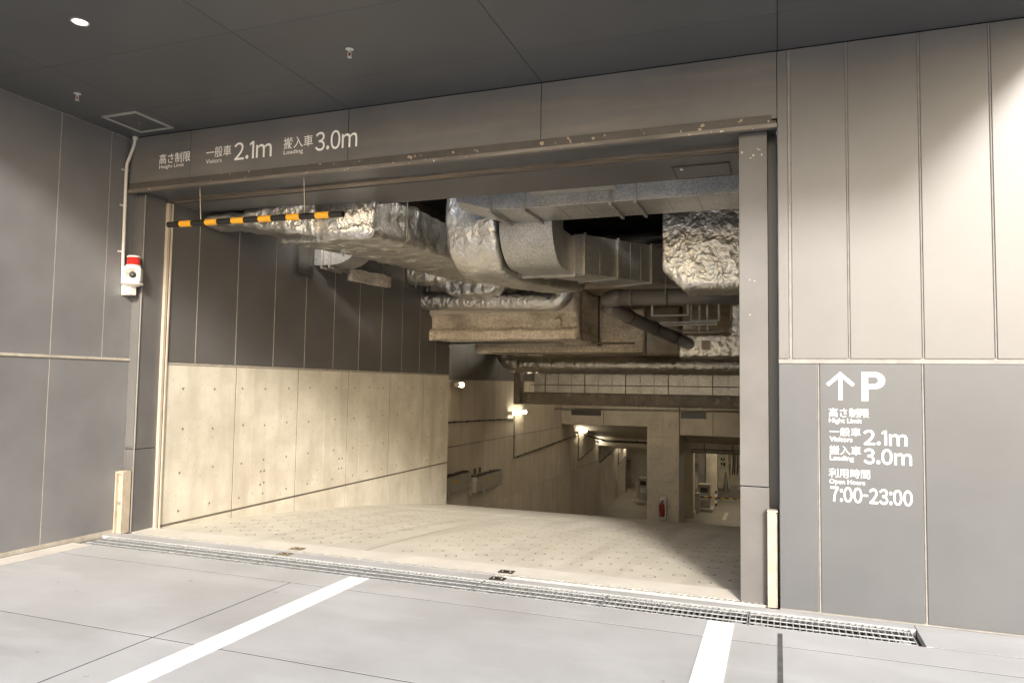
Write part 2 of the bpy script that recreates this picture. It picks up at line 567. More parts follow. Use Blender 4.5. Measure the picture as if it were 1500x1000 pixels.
# trench
tr = MB()
tr.box(-6.45, .85, GRATE_Y0-.01, GRATE_Y1+.01, -.36, -.34)
tr.box(-6.45, .85, GRATE_Y0-.03, GRATE_Y0-.008, -.36, -.045)
tr.box(-6.45, .85, GRATE_Y1+.008, GRATE_Y1+.03, -.36, -.045)
tr.box(.83, .86, GRATE_Y0-.03, GRATE_Y1+.03, -.36, -.045)
tr.build('drain_channel', pm('channel_concrete_shaded', (.035, .032, .03), .8, 0, .2, 4), ground)  # concrete coloured near black, painting in the shade between the bars
# gratings: each one lifts out
gx = .82
k = 0
names_g = ['shortest drain grating at the left wall end of the trench']
ORD = ['first drain grating from the right end of the trench, under the opening hours wall', 'second drain grating from the right end, beside the wide right white line',
       'third drain grating from the right end of the trench', 'fourth drain grating from the right end, in front of the black plates',
       'fifth drain grating from the right end, touching the left white line', 'sixth drain grating from the right end of the trench', 'seventh drain grating from the right end, nearest the left wall']
for k in range(7):
    x1 = .82-k*1.028
    x0 = x1-1.020
    g = thing('drain_grating', ORD[k], 'drain grating', ((x0+x1)/2, (GRATE_Y0+GRATE_Y1)/2, -.04), 'gratings along the drain trench')
    fr = MB()
    fr.box(x0, x1, GRATE_Y0, GRATE_Y0+.006, -.042, -.001).box(x0, x1, GRATE_Y1-.006, GRATE_Y1, -.012, -.001)
    fr.box(x0, x0+.006, GRATE_Y0+.007, GRATE_Y1-.007, -.042, -.001).box(x1-.006, x1, GRATE_Y0+.007, GRATE_Y1-.007, -.042, -.001)
    fr.build('frame', GALV, g)
    bb = MB()
    nb = 25
    for i in range(1, nb):
        x = x0+(x1-x0)*i/nb
        bb.box(x-.0035, x+.0035, GRATE_Y0+.007, GRATE_Y1-.007, -.040, -.002)
    bb.build('bearing_bars', GALV, g)
    cb = MB()
    for j in range(1, 4):
        y = GRATE_Y0+(GRATE_Y1-GRATE_Y0)*(j-.35)/3.3
        cb.box(x0+.007, x1-.007, y-.003, y+.003, -.007, .0005)
    cb.build('cross_bars', GALV, g)
    for x in (x0+.07, x1-.07):
        for y in (GRATE_Y0+.030, GRATE_Y1-.030): MB().box(x-.035, x+.035, y-.018, y+.018, -.012, -.006).build('fixing_clip', GALV, g)
# slotted gate track
tk = thing('gate_track', 'narrow slotted metal track let into the threshold across the opening', 'track', (-3.2, .09, 0))
q = MB()
q.box(-6.33, -.07, .060, .070, -.05, .001).box(-6.33, -.07, .118, .128, -.05, .001)
q.build('edge_strip', TRACK, tk)
MB().box(-6.33, -.07, .071, .117, -.05, -.012).build('slot_bed', pm('track_bed', (.12, .11, .10), .6), tk)
q = MB()
x = -6.31
while x < -.1:
    q.add([(x, .072, -.004), (x+.022, .072, -.004), (x+.044, .116, -.004), (x+.022, .116, -.004), (x, .072, .0), (x+.022, .072, 0), (x+.044, .116, 0), (x+.022, .116, 0)],
          [(0, 3, 2, 1), (4, 5, 6, 7), (0, 1, 5, 4), (1, 2, 6, 5), (2, 3, 7, 6), (3, 0, 4, 7)])
    x += .045
q.build('slot_bars', TRACK, tk)
for (px, py, lab) in ((-2.18, -.05, 'dark square cover plate between grating and track, near the middle'), (-2.19, .185, 'dark square cover plate behind the track, near the middle'),
                      (-4.30, -.04, 'brown square cover plate between grating and track, left half'), (-4.33, .185, 'brown square cover plate behind the track, left half')):
    zz = .006
    t = thing('cover_plate', lab, 'cover plate', (px, py, 0), 'floor plates by the track')
    pmm = PLATE if px > -3 else pm('brown_plate', (.19, .145, .085), .5, .3, .1, 20)
    box('plate', px-.065, px+.065, py-.045, py+.045, 0.0005, zz, pmm, t)
    for sx in (-.035, .035): MB().lathe([(.008, 0), (.008, .003), (.004, .005)], (px+sx, py, zz), n=10).build('bolt', ALU, t)
# painted lines
for x, lab in ((-3.235, 'diagonal white painted line running to the left bottom of the photo'), (-.378, 'white painted line on the slabs in front of the right pillar')):
    segs = MB()
    for y0, y1 in ((-.80+.007, GRATE_Y0-.022), (-2.16+.007, -.80-.007), (-5.0+.007, -2.16-.007), (-8.6, -5.0-.007)):
        segs.box(x-.087, x+.087, y0, y1, -.002, .004)
    tag(segs.build('painted_line', WHITEP), lab, 'road marking', 'white lane lines on the forecourt')
# tar-filled joint at the right
tag(MB().box(-.012, .016, -2.15, -.56, -.01, .003).build('joint_filler', pm('tar', (.11, .105, .10), .7, 0, .2, 12)), 'dark filler strip in the slab joint right of the white line', 'joint filler')

# ------------------------------------------------------------------ ramp and lower floor
def rz(y):
    if y <= 0: return 0
    if y < 8.5: return -(.05*y+.0075*y*y)
    z = -(.05*8.5+.0075*8.5*8.5)
    if y < 20: return z-.2*(y-8.5)
    z -= .2*11.5
    s = min(y, 25.3)-20
    return z-.2*s+.1/5.3*s*s
vs, fs = [], []
ys = [.1+i*.4 for i in range(0, 62)]+[26, 30, 36, 45, 60]
for y in ys:
    for x in (-14.0, 9.0): vs.append((x, y, rz(y)-.035 if y < 9 else rz(y)))
for i in range(len(ys)-1): fs.append((2*i, 2*i+1, 2*i+3, 2*i+2))
ramp = obj('ramp', vs, fs, FLOORC, None, True)
ramp['kind'] = 'structure'
GROOVE = pm('dirty_groove', (.20, .175, .135), .85, 0, .25, 9)
CX, CY = .235, .19
NSEG = 14
def ramp_slab(x0, x1, y0, y1, rings):
    mb = MB()
    xi0, xi1 = math.ceil((x0+.01)/CX), math.floor((x1-.01)/CX)
    yj0, yj1 = math.ceil((y0+.01-.40)/CY), math.floor((y1-.01-.40)/CY)
    def quad(a, b, c, d):
        n = max(1, int((d-c)/.4))
        for i in range(n):
            e, f = c+(d-c)*i/n, c+(d-c)*(i+1)/n
            mb.add([(a, e, rz(e)), (b, e, rz(e)), (b, f, rz(f)), (a, f, rz(f))], [(0, 1, 2, 3)])
    if not rings:
        quad(x0, x1, y0, y1)
    else:
        gx0, gx1, gy0, gy1 = xi0*CX, xi1*CX, .40+yj0*CY, .40+yj1*CY
        quad(x0, gx0, gy0, gy1)
        quad(gx1, x1, gy0, gy1)
        quad(x0, x1, y0, gy0)
        quad(x0, x1, gy1, y1)
        for i in range(xi0, xi1):
            for j in range(yj0, yj1):
                a, b, c, d = i*CX, (i+1)*CX, .40+j*CY, .40+(j+1)*CY
                if (i+j) % 2:
                    quad(a, b, c, d)
                    continue
                cx, cy = (a+b)/2+random.uniform(-.006, .006), (c+d)/2+random.uniform(-.006, .006)
                rr = .060+random.uniform(-.003, .003)
                vs = [(a, c, rz(c)), (b, c, rz(c)), (b, d, rz(d)), (a, d, rz(d))]
                dep = random.uniform(.004, .006)
                for r_, dz in ((rr, 0), (rr-.002, -dep), (rr-.010, -dep), (rr-.012, 0)):
                    for s in range(NSEG):
                        an = 2*math.pi*(s+.5)/NSEG
                        yy = cy+r_*math.sin(an)
                        vs.append((cx+r_*math.cos(an), yy, rz(yy)+dz))
                fs = []
                for s in range(NSEG):
                    an0 = math.degrees(2*math.pi*(s+.5)/NSEG) % 360
                    an1 = math.degrees(2*math.pi*(s+1.5)/NSEG) % 360
                    c0 = {0: 2, 1: 3, 2: 0, 3: 1}[int(an0//90)]
                    c1 = {0: 2, 1: 3, 2: 0, 3: 1}[int(an1//90)]
                    s1 = (s+1) % NSEG
                    if c0 == c1: fs.append((4+s, c0, 4+s1))
                    else: fs.append((4+s, c0, c1, 4+s1))
                    for q in range(3):
                        fs.append((4+q*NSEG+s, 4+q*NSEG+s1, 4+(q+1)*NSEG+s1, 4+(q+1)*NSEG+s))
                fs.append(tuple(4+3*NSEG+s for s in range(NSEG)))
                mb.add(vs, fs)
    # edges down
    for (a, c, b, d) in ((x0, y0, x1, y0), (x1, y1, x0, y1)):
        mb.add([(a, c, rz(c)), (b, d, rz(d)), (b, d, rz(d)-.03), (a, c, rz(c)-.03)], [(0, 1, 2, 3)])
    me = me_from('ramp_slab', mb.v, mb.f)
    bm = bmesh.new()
    bm.from_mesh(me)
    for f in bm.faces:
        if f.normal.z < -.1: f.normal_flip()
    bm.to_mesh(me)
    bm.free()
    me.materials.append(RAMPC)
    me.materials.append(GROOVE)
    for p in me.polygons:
        if len(p.vertices) == 4 and p.area < .0012: p.material_index = 1
    return link('ramp_slab', me, None, ramp)
SX = -3.77
for x0, x1 in ((-6.345, SX-.006), (SX+.006, .30)):
    ramp_slab(x0, x1, .402, 4.96, True)
    ramp_slab(x0, x1, 4.975, 9.4, False)
ramp_slab(-7.4, -6.345, 7.9, 9.4, False)

scuff = pm('tyre_scuff', (.23, .20, .155), .8, 0, .2, 30)
for cx_, cy_, n_ in ((-2.73, 2.26, 5), (-2.59, 1.34, 4), (-3.05, 4.1, 6), (-4.2, 1.9, 3)):
    m_ = MB()
    for i in range(n_):
        x_ = cx_+i*.035+random.uniform(-.006, .006)
        l_ = random.uniform(.10, .22)
        y_ = cy_+random.uniform(-.03, .03)
        wd_ = random.uniform(.003, .006)
        m_.add([(x_, y_, rz(y_)+.0015), (x_+wd_, y_, rz(y_)+.0015), (x_+wd_+.03, y_+l_, rz(y_+l_)+.0015), (x_+.03, y_+l_, rz(y_+l_)+.0015)], [(0, 1, 2, 3)])
    o_ = m_.build('scuff_mark', scuff, ramp)
    o_['kind'] = 'stuff'
# ------------------------------------------------------------------ left outer wall
lw = thing('side_wall', 'grey panelled side wall at the left edge, with the siren fixed to it', 'wall', (XL-.1, -3, 0))
MB().box(XL-.30, XL-.0015, -9.0, .118, -.03, 4.16).build('backing', SEAL, lw)
ZJ = 1.80
def lpanel(y0, y1, z0, z1): return box('panel', XL-.03, XL, y0+.004, y1-.004, z0+.004, z1-.004, PANEL, lw)
for z0, z1, jy in ((ZJ+.012, 4.158, [-6.6, -3.9, -2.30, -.785, -.225, .115]), (.035, ZJ-.012, [-6.6, -3.9, -2.30, -.785, .115])):
    for a, b in zip(jy[:-1], jy[1:]): lpanel(a, b, z0, z1)
MB().box(XL-.04, XL+.014, -6.6, .115, ZJ-.010, ZJ+.010).build('drip_strip', SEAL, lw)
MB().box(XL-.04, XL+.004, -6.6, .11, -.02, .033).build('base_strip', SEAL, lw)

# ------------------------------------------------------------------ header wall over the opening
hd = thing('header_wall', 'grey panel wall above the opening, carrying the height limit lettering', 'wall', (-3.2, .1, 3.6))
MB().box(XL, .002, .012, .30, 3.64, 4.155).build('backing', DARK, hd)
hx = [XL+.004, -5.655, -3.772, -1.874, .004]
for a, b in zip(hx[:-1], hx[1:]): box('panel', a+.003, b-.003, 0, .011, 3.64, 4.156, HEADP, hd, bev=.0015)
ty = -.0015
def ht(s, x0, x1, z0, z1, bold=.0): text('lettering', s, x0, x1, z0, z1, ty, LETTER, hd, bold)
ht('高さ制限', -6.068, -5.655, 3.838, 3.945, .003)
ht('Height Limit', -6.066, -5.735, 3.780, 3.828, .0)
ht('一般車', -5.450, -5.135, 3.845, 3.955, .003)
ht('Visitors', -5.450, -5.250, 3.790, 3.832)
numerals('lettering', '2.1m', -5.095, -4.640, 3.790, 3.968, ty, LETTER, hd, .008)
ht('搬入車', -4.500, -4.165, 3.845, 3.958, .003)
ht('Loading', -4.498, -4.275, 3.780, 3.832)
numerals('lettering', '3.0m', -4.135, -3.672, 3.788, 3.972, ty, LETTER, hd, .008)

# ------------------------------------------------------------------ steel frame of the opening
df = thing('door_frame', 'grey steel frame round the garage opening, its head plate chipped', 'door frame', (-3.2, .2, 0))
box('head_plate', -6.47, -.035, -.016, 0.0, 3.598, 3.664, FRAMEC, df)
box('head_flange', -6.478, .002, -.022, .03, 3.566, 3.597, FLANGE, df)
box('head_board', XL, -.004, .031, .375, 3.585, 3.638, SOFF, df)
rl = box('shutter_rail', -6.335, -.28, .380, .398, 3.560, 3.60, RAILM, df)
box('rail_lip', -6.335, -.28, .43, .50, 3.566, 3.60, RAILM, rl)
box('rail_slot', -6.335, -.28, .399, .429, 3.58, 3.60, DARK, rl)
box('inner_board', -6.335, .2, .502, 1.16, 3.556, 3.60, INPAN, df)
hch = box('access_hatch', -.87, -.40, .74, 1.11, 3.550, 3.555, INPAN, df)
MB().box(-.885, -.385, .725, .739, 3.546, 3.555).box(-.885, -.385, 1.111, 1.125, 3.546, 3.555).box(-.885, -.871, .74, 1.11, 3.546, 3.555).box(-.399, -.385, .74, 1.11, 3.546, 3.555).build('hatch_frame', pm('hatch_edge', (.05, .046, .042), .4), hch)
MB().lathe([(.016, 0), (.016, .006), (.008, .012)], (-.80, .80, 3.549), (0, 0, -1), 12).build('hatch_key', CHROME, hch)
# right jamb
rj = box('jamb', -.278, -.070, .10, .40, .862, 3.584, FRAME, df, bev=.004)
box('jamb_foot', -.276, -.068, .098, .40, -.06, .855, FRAME, df, bev=.004)
box('jamb_recess', -.069, .002, .24, .40, -.05, 3.584, SOFF, df)  # darker than the jamb: the slot's shade is put into its colour
ch = MB()
for (x, z, w_, h_) in ((-.255, 3.43, .018, .02), (-.17, 3.40, .022, .014), (-.125, 3.44, .016, .012), (-.11, 3.40, .012, .02), (-.20, 2.43, .012, .008), (-.165, 2.42, .01, .01), (-.2, 2.16, .012, .01), (-.14, 3.45, .01, .012), (-.19, 3.38, .014, .01)):
    n = 7
    vs = [(x+w_*.6*math.cos(2*math.pi*i/n)*random.uniform(.5, 1.1), .0985, z+h_*.6*math.sin(2*math.pi*i/n)*random.uniform(.5, 1.1)) for i in range(n)]
    ch.add(vs, [tuple(range(n))])
ch.build('paint_chip', pm('chip_primer', (.52, .45, .36), .7), rj)
# left jamb
lj = box('jamb', XL-.05, -6.362, .125, .40, .862, 3.584, FRAME, df, bev=.004)
box('jamb_foot', XL-.05, -6.358, .122, .40, -.06, .855, FRAME, df, bev=.004)
box('jamb_plate', XL+.004, -6.375, .112, .124, .88, 3.58, FRAME, df)
box('corner_strip', -6.368, -6.352, .112, .121, 0, 3.58, pm('jamb_edge', (.24, .225, .205), .4, .1), df)
box('guide_channel', -6.375, -6.328, .402, .437, -.03, 3.55, pm('guide_cream', (.52, .44, .35), .45, .1, .08, 4), df)
box('guide_lip', -6.340, -6.322, .452, .470, -.03, 3.55, pm('guide_cream2', (.55, .47, .38), .45, .1, .08, 4), df)
box('guide_slot', -6.39, -6.345, .438, .451, -.03, 3.55, DARK, df)

# ------------------------------------------------------------------ right wall
rw = thing('front_wall', 'tall panelled wall right of the opening, with the parking arrow and opening hours', 'wall', (2, .1, 0))
RSEAL = pm('sealant_pale', (.25, .24, .225), .6, 0, .1, 9)
MB().box(.004, 9.0, .010, .35, -.05, 4.16).build('backing', RSEAL, rw)
def rpanel(x0, x1, z0, z1, m): return box('panel', x0, x1, 0, .009, z0, z1, m, rw, bev=.003)
ux = [.092, .482, .951, 1.386, 1.85, 2.33, 2.8, 3.27, 3.74, 5.6, 7.4, 9.0]
for a, b in zip(ux[:-1], ux[1:]): rpanel(a+.009, b-.009, 1.822, 4.155, PANELW)
box('edge_trim', .006, .074, -.002, .009, 1.822, 4.155, PANELW, rw, bev=.003)
lx = [.006, .273, .943, 1.90, 2.86, 3.82, 5.6, 7.4, 9.0]
LOWP_SHADED = pm('coated_panel_lower_shaded', (.088, .091, .097), .42, 0, .05, 1.2, bump=.06, bscale=150, piece=.02, rvar=.05)  # same grey panels as above, darkened to paint in the light's fall-off
for i, (a, b) in enumerate(zip(lx[:-1], lx[1:])): rpanel(a+(.010 if i else 0), b-.010, .012, 1.782, LOWP_SHADED)
box('ledge_strip', .004, 9.0, -.006, .008, 1.785, 1.806, RSEAL, rw, bev=.004)
for x in (.083, .482, .951, 1.386, 1.85): MB().tube([(x, .006, 1.83), (x, .006, 4.15)], .0055, 8).build('joint_bead', RSEAL, rw)
for x in (.273, .943): MB().tube([(x, .006, .02), (x, .006, 1.78)], .0055, 8).build('joint_bead', RSEAL, rw)
def st(s, x0, x1, z0, z1, bold=.0): text('lettering', s, x0, x1, z0, z1, -.0015, LETTER, rw, bold)
st('P', .558, .709, 1.520, 1.727, .014)
ar = MB()
ax = .420
def bar2(p, q, wd):
    p, q = Vector((p[0], 0, p[1])), Vector((q[0], 0, q[1]))
    d = (q-p).normalized()
    n = Vector((-d.z, 0, d.x))*wd/2
    ar.add([Vector((v.x, -.0015, v.z)) for v in (p+n, p-n, q-n, q+n)], [(0, 1, 2, 3)])
ar.add([(ax-.0125, -.0015, 1.525), (ax+.0125, -.0015, 1.525), (ax+.0125, -.0015, 1.69), (ax, -.0015, 1.703), (ax-.0125, -.0015, 1.69)], [(0, 1, 2, 3, 4)])
ar.add([(ax, -.0015, 1.727), (ax-.094, -.0015, 1.640), (ax-.078, -.0015, 1.622), (ax-.0125, -.0015, 1.6815), (ax-.0125, -.0015, 1.69), (ax, -.0015, 1.703)], [(0, 1, 2, 3, 4, 5)])
ar.add([(ax, -.0015, 1.727), (ax+.094, -.0015, 1.640), (ax+.078, -.0015, 1.622), (ax+.0125, -.0015, 1.6815), (ax+.0125, -.0015, 1.69), (ax, -.0015, 1.703)], [(0, 5, 4, 3, 2, 1)])
ar.build('arrow_marking', LETTER, rw)
st('高さ制限', .342, .603, 1.402, 1.467)
st('Hight Limit', .343, .556, 1.352, 1.394, .008)
st('一般車', .345, .548, 1.268, 1.328)
st('Visitors', .346, .494, 1.227, 1.262, .008)
numerals('lettering', '2.1m', .566, .842, 1.212, 1.318, -.0015, LETTER, rw, .016)
st('搬入車', .343, .548, 1.135, 1.198)
st('Loading', .346, .502, 1.083, 1.128, .008)
numerals('lettering', '3.0m', .566, .868, 1.078, 1.187, -.0015, LETTER, rw, .016)
st('利用時間', .338, .604, .972, 1.036)
st('Open Hours', .341, .572, .918, .960, .008)
numerals('lettering', '7:00-23:00', .348, .868, .800, .908, -.0015, LETTER, rw, .016)

# ------------------------------------------------------------------ soffit over the forecourt
SOY, SOX = -2.80, 1.95
so = thing('soffit', 'dark grey panelled soffit overhead, joints running out from the building', 'soffit', (-2.2, -2, 4.162))
MB().box(-7.6, SOX, SOY, .30, 4.176, 4.55).build('backing', DARK, so)
sxs = [-6.49, -5.66, -3.772, -1.872, .010, SOX]
sys_ = [-.001, -.590, -1.560, -2.53, SOY]
for i in range(len(sxs)-1):
    for j in range(len(sys_)-1):
        box('panel', sxs[i]+.0025, sxs[i+1]-.0025, sys_[j+1]+.0015, sys_[j]-.0015, 4.162, 4.175, SOFF, so, bev=.001)
ha = thing('ceiling_hatch', 'square access hatch with pale metal edge in the soffit corner', 'hatch', (-5.99, -.35, 4.16))
hx0, hx1, hy0, hy1 = -6.212, -5.770, -.590, -.118
MB().box(hx0, hx1, hy0, hy0+.030, 4.150, 4.1615).box(hx0, hx1, hy1-.030, hy1, 4.150, 4.1615).box(hx0, hx0+.030, hy0+.031, hy1-.031, 4.150, 4.1615).box(hx1-.030, hx1, hy0+.031, hy1-.031, 4.150, 4.1615).build('frame', ALU, ha)
box('lid', hx0+.031, hx1-.031, hy0+.031, hy1-.031, 4.155, 4.1612, SOFF, ha)
MB().lathe([(.007, 0), (.007, .004)], (-6.0, -.33, 4.155), (0, 0, -1), 10).build('latch', ALU, ha)
def sprinkler(x, y, z, lab, s=1.0):
    t = thing('sprinkler', lab, 'sprinkler', (x, y, z), 'ceiling sprinklers')
    MB().lathe([(.008*s, 0), (.042*s, 0), (.044*s, .004*s), (.034*s, .010*s), (.014*s, .013*s)], (x, y, z-.0005), (0, 0, -1), 20).build('rosette', CHROME, t, auto=True)
    MB().lathe([(.013*s, .012*s), (.013*s, .03*s), (.008*s, .034*s)], (x, y, z), (0, 0, -1), 14).build('nozzle', CHROME, t, auto=True)
    y_ = MB()
    for sg in (-1, 1):
        y_.tube([(x+sg*.010*s, y, z-.030*s), (x+sg*.022*s, y, z-.045*s), (x+sg*.022*s, y, z-.065*s), (x+sg*.005*s, y, z-.082*s)], .0045*s, 8)
    y_.build('yoke', CHROME, t, True)
    MB().lathe([(.004*s, .08*s), (.024*s, .084*s), (.024*s, .088*s), (.004*s, .090*s)], (x, y, z), (0, 0, -1), 16).build('deflector', CHROME, t)
    MB().lathe([(.003*s, .034*s), (.005*s, .05*s), (.003*s, .075*s)], (x, y, z), (0, 0, -1), 8).build('bulb', REDL, t)
sprinkler(-5.93, -1.075, 4.162, 'small sprinkler head in the soffit near the left wall, by the hatch', .72)
sprinkler(-3.09, -1.05, 4.162, 'small sprinkler head in the middle of the soffit', .75)
dl = thing('downlight', 'small round lit downlight in the soffit at the upper left', 'downlight', (-4.71, -2.04, 4.162))
MB().lathe([(.045, .0), (.062, .0), (.063, .006), (.052, .008), (.048, .001)], (-4.71, -2.04, 4.1615), (0, 0, -1), 28).build('rim', ALU, dl, auto=True)
MB().lathe([(.050, .0015), (.046, .0035), (.001, .004)], (-4.71, -2.04, 4.1612), (0, 0, -1), 24).build('lens', LAMPS, dl)

# ------------------------------------------------------------------ siren, conduit, guards, bar
sr = thing('siren_beacon', 'ivory wall siren with a red warning lamp on top', 'siren', (-6.44, .03, 2.5))
sx, sy = -6.365, .005
box('wall_bracket', XL+.002, XL+.13, -.03, .05, 2.475, 2.585, WHITEPL, sr, bev=.010)
MB().lathe([(.02, -.030), (.060, -.020), (.098, -.004), (.102, .004), (.098, .012), (.02, .014)], (sx, sy, 2.59), n=28).build('base_plate', WHITEPL, sr, auto=True)
fd = Vector((.62, -.785, 0)).normalized()          # the way the horn faces
sd = Vector((-fd.y, fd.x, 0))
def P3(a, b, c): return Vector((sx, sy, 2.604))+sd*a+fd*b+Vector((0, 0, c))
body = MB()
hw, hh, dp = .076, .168, .072
def ringpts(sc, bb, sq):
    pts = []
    for i in range(24):
        an = 2*math.pi*i/24
        ca, sa = math.cos(an), math.sin(an)
        e = sq
        rx = math.copysign(abs(ca)**e, ca)*sc
        rzv = math.copysign(abs(sa)**e, sa)*sc
        pts.append(P3(rx, bb, hh*.5+rzv))
    return pts
rings = [ringpts(.078, -dp, .25), ringpts(.083, -dp+.01, .25), ringpts(.083, dp-.008, .25), ringpts(.078, dp, .25), ringpts(.064, dp, .35), ringpts(.056, dp-.015, .55), ringpts(.036, dp-.055, 1.0)]
base = 0
for r_ in rings: body.v += r_
for i in range(len(rings)-1):
    for k_ in range(24):
        a = i*24+k_
        b = i*24+(k_+1) % 24
        body.f.append((a, b, b+24, a+24))
body.f.append(tuple(range(24))[::-1])
bo = body.build('speaker_body', WHITEPL, sr, auto=True)
thr = MB()
thr.v += ringpts(.037, dp-.0545, 1.0)
thr.f.append(tuple(range(24)))
thr.v += ringpts(.028, dp-.03, 1.0)
thr.v += ringpts(.010, dp-.022, 1.0)
for i in (1, 2):
    for k_ in range(24):
        if i == 2:
            thr.f.append((24+k_, 24+(k_+1) % 24, 48+(k_+1) % 24, 48+k_))
thr.f.append(tuple(48+i for i in range(24)))
thr.build('horn_throat', BLACK, bo)
MB().lathe([(.055, 0), (.074, .0), (.074, .012), (.070, .016), (.066, .018)], (sx, sy, 2.604+hh), n=28).build('lamp_base', WHITEPL, sr, auto=True)
ln = MB()
prof = [(.062, .018)]
for i in range(9): prof += [(.066, .020+i*.0085), (.063, .024+i*.0085)]
prof += [(.060, .098)]
ln.lathe(prof, (sx, sy, 2.604+hh), n=32).build('red_lens', REDL, sr, auto=False)
MB().lathe([(.064, .099), (.066, .103), (.064, .112), (.05, .118), (.005, .120)], (sx, sy, 2.604+hh), n=28).build('lamp_cap', WHITEPL, sr, auto=True)
cd = thing('conduit_pipe', 'ivory conduit running down the left wall from the soffit to the siren', 'conduit', (XL+.03, -.02, 2.6))
MB().tube([(-6.40, -.015, 4.155), (-6.405, -.018, 4.08), (-6.435, -.035, 3.96), (-6.462, -.05, 3.86), (-6.466, -.05, 3.76), (-6.466, -.045, 3.3), (-6.466, -.04, 2.9), (-6.466, -.03, 2.592)], .0165, 14).build('pipe', PIPEW, cd, auto=True)
MB().lathe([(.028, 0), (.028, .02), (.02, .03)], (-6.40, -.015, 4.161), (0, 0, -1), 16).build('collar', PIPEW, cd)
for z in (3.80, 3.42, 2.93):
    c_ = MB().tube([(-6.466, -.047, z-.008), (-6.466, -.047, z+.008)], .0205, 14)
    c_.box(XL+.001, XL+.008, -.095, -.062, z-.008, z+.008)
    c_.build('clip', PIPEW, cd)
def guard(x0, x1, y0, y1, h, lab, open_front):
    t = thing('corner_guard', lab, 'corner guard', ((x0+x1)/2, (y0+y1)/2, 0), 'cream guards at the foot of the frame')
    m = MB()
    if open_front:
        m.box(x0, x1, y0+.03, y1, .001, h)
        m.build('post', CREAM, t, bev=.003)
        box('side_flange', x0, x0+.016, y0, y0+.029, .001, h-.004, CREAM, t)
        box('side_flange', x1-.016, x1, y0, y0+.029, .001, h-.004, CREAM, t)
        box('top_flange', x0+.017, x1-.017, y0, y0+.029, h-.03, h-.006, CREAM, t)
        box('lock_tab', x0+.03, x1-.03, y0+.015, y0+.029, h*.46, h*.46+.03, SPANGD, t)
    else:
        m.box(x0, x1, y0, y1, .001, h)
        m.build('post', CREAM, t, bev=.004)
        box('cap', x0-.001, x1+.012, y0-.001, y1, h+.001, h+.014, CREAM, t)
        box('side_flange', x1+.001, x1+.008, y0+.012, y1, .001, h-.01, SEAL, t)
    return t
guard(XL+.004, -6.374, .005, .108, .640, 'cream channel guard standing at the foot of the left jamb', True)
guard(-.082, -.022, .012, .095, .690, 'slim cream guard post with rust at the foot of the right jamb', False)
# height bar
hb = thing('height_bar', 'black and yellow striped height bar hanging from two wires', 'height bar', (-4.93, .09, 3.2))
bx0, bx1, by, bz0, bz1 = -6.01, -3.868, .10, 3.219, 3.190
def bz(x): return bz0+(bz1-bz0)*(x-bx0)/(bx1-bx0)
tb = MB()
n = 20
ring0 = []
for x, r_ in ((bx0, .031), (bx1, .031), (bx1, .024), (bx1-.12, .024)):
    for k_ in range(n):
        an = 2*math.pi*k_/n
        tb.v.append(Vector((x, by+r_*math.cos(an), bz(x)+r_*math.sin(an))))
for i in range(3):
    for k_ in range(n):
        tb.f.append((i*n+k_, i*n+(k_+1) % n, (i+1)*n+(k_+1) % n, (i+1)*n+k_))
tb.f.append(tuple(range(n)))
tb.f.append(tuple(3*n+k_ for k_ in range(n)))
tb.build('tube', BLACK, hb, auto=True)
for i in range(6):
    x = bx0+.165+i*.335
    x1_ = x+.152
    MB().tube([(x, by, bz(x)), (x1_, by, bz(x1_))], .0325, 20).build('yellow_band', YEL, hb, auto=True)
for x in (-5.582, -4.306):
    wv = MB().tube([(x, by, bz(x)+.02), (x, by-.03, 3.575)], .0035, 6)
    wv.build('wire', RODM, hb)

# ------------------------------------------------------------------ inner left wall
XI = -6.34
iw = thing('ramp_wall', 'left ramp wall, pale concrete below and dark panels above, just inside the opening', 'wall', (XI-.1, 4, 0))
MB().box(XI-.75, XI-.0025, .455, 7.79, -1.5, 5.0).build('backing', pm('joint_shadow', (.12, .10, .075), .8), iw)
cj = [.475, .975, 1.585, 1.905, 2.83, 3.48, 4.10, 4.455, 5.40, 6.05, 6.68, 7.25, 7.80]
strong = {1.585, 2.83, 4.10, 5.40, 6.68}
for a, b in zip(cj[:-1], cj[1:]):
    ga = .007 if a in strong else .0012
    gb = .007 if b in strong else .0012
    box('concrete_panel', XI-.022, XI, a+ga, b-gb, .012, 1.758, WALLC, iw, bev=.0008)
    box('concrete_panel', XI-.022, XI+.001, a+ga, b-gb, -1.2, -.014, WALLC, iw, bev=.0008)
th = MB()
for y in [.74, 1.22, 1.72, 2.15, 2.62, 3.10, 3.75, 4.28, 4.72, 5.2, 5.7, 6.25, 6.9, 7.45]:
    for z in (1.50, 1.03, .56, .13):
        th.lathe([(.016, 0), (.015, .0015)], (XI, y+random.uniform(-.02, .02), z+random.uniform(-.015, .015)), (1, 0, 0), 10)
for (y, z) in ((2.10, .42), (2.17, .42), (2.10, .25), (2.17, .27), (3.9, .42), (3.98, .42), (3.9, .27), (3.98, .27)):
    th.lathe([(.017, 0), (.016, .0015)], (XI, y, z), (1, 0, 0), 10)
to = th.build('tie_hole', TIE, iw)
to['kind'] = 'stuff'
box('joint_strip', XI-.02, XI+.004, .475, 7.80, 1.764, 1.785, SEAL, iw)
dj = [.475, .89, 1.55, 2.27, 2.95, 3.66, 4.37, 5.08, 5.79, 6.48, 7.15, 7.80]
for a, b in zip(dj[:-1], dj[1:]):
    box('dark_panel', XI-.02, XI+.001, a+.005, b-.005, 1.79, 4.9, INPAN, iw, bev=.001)
    if a > .5: MB().box(XI-.02, XI+.0025, a-.0045, a+.0045, 1.79, 4.9).build('joint_bead', SEAL, iw)
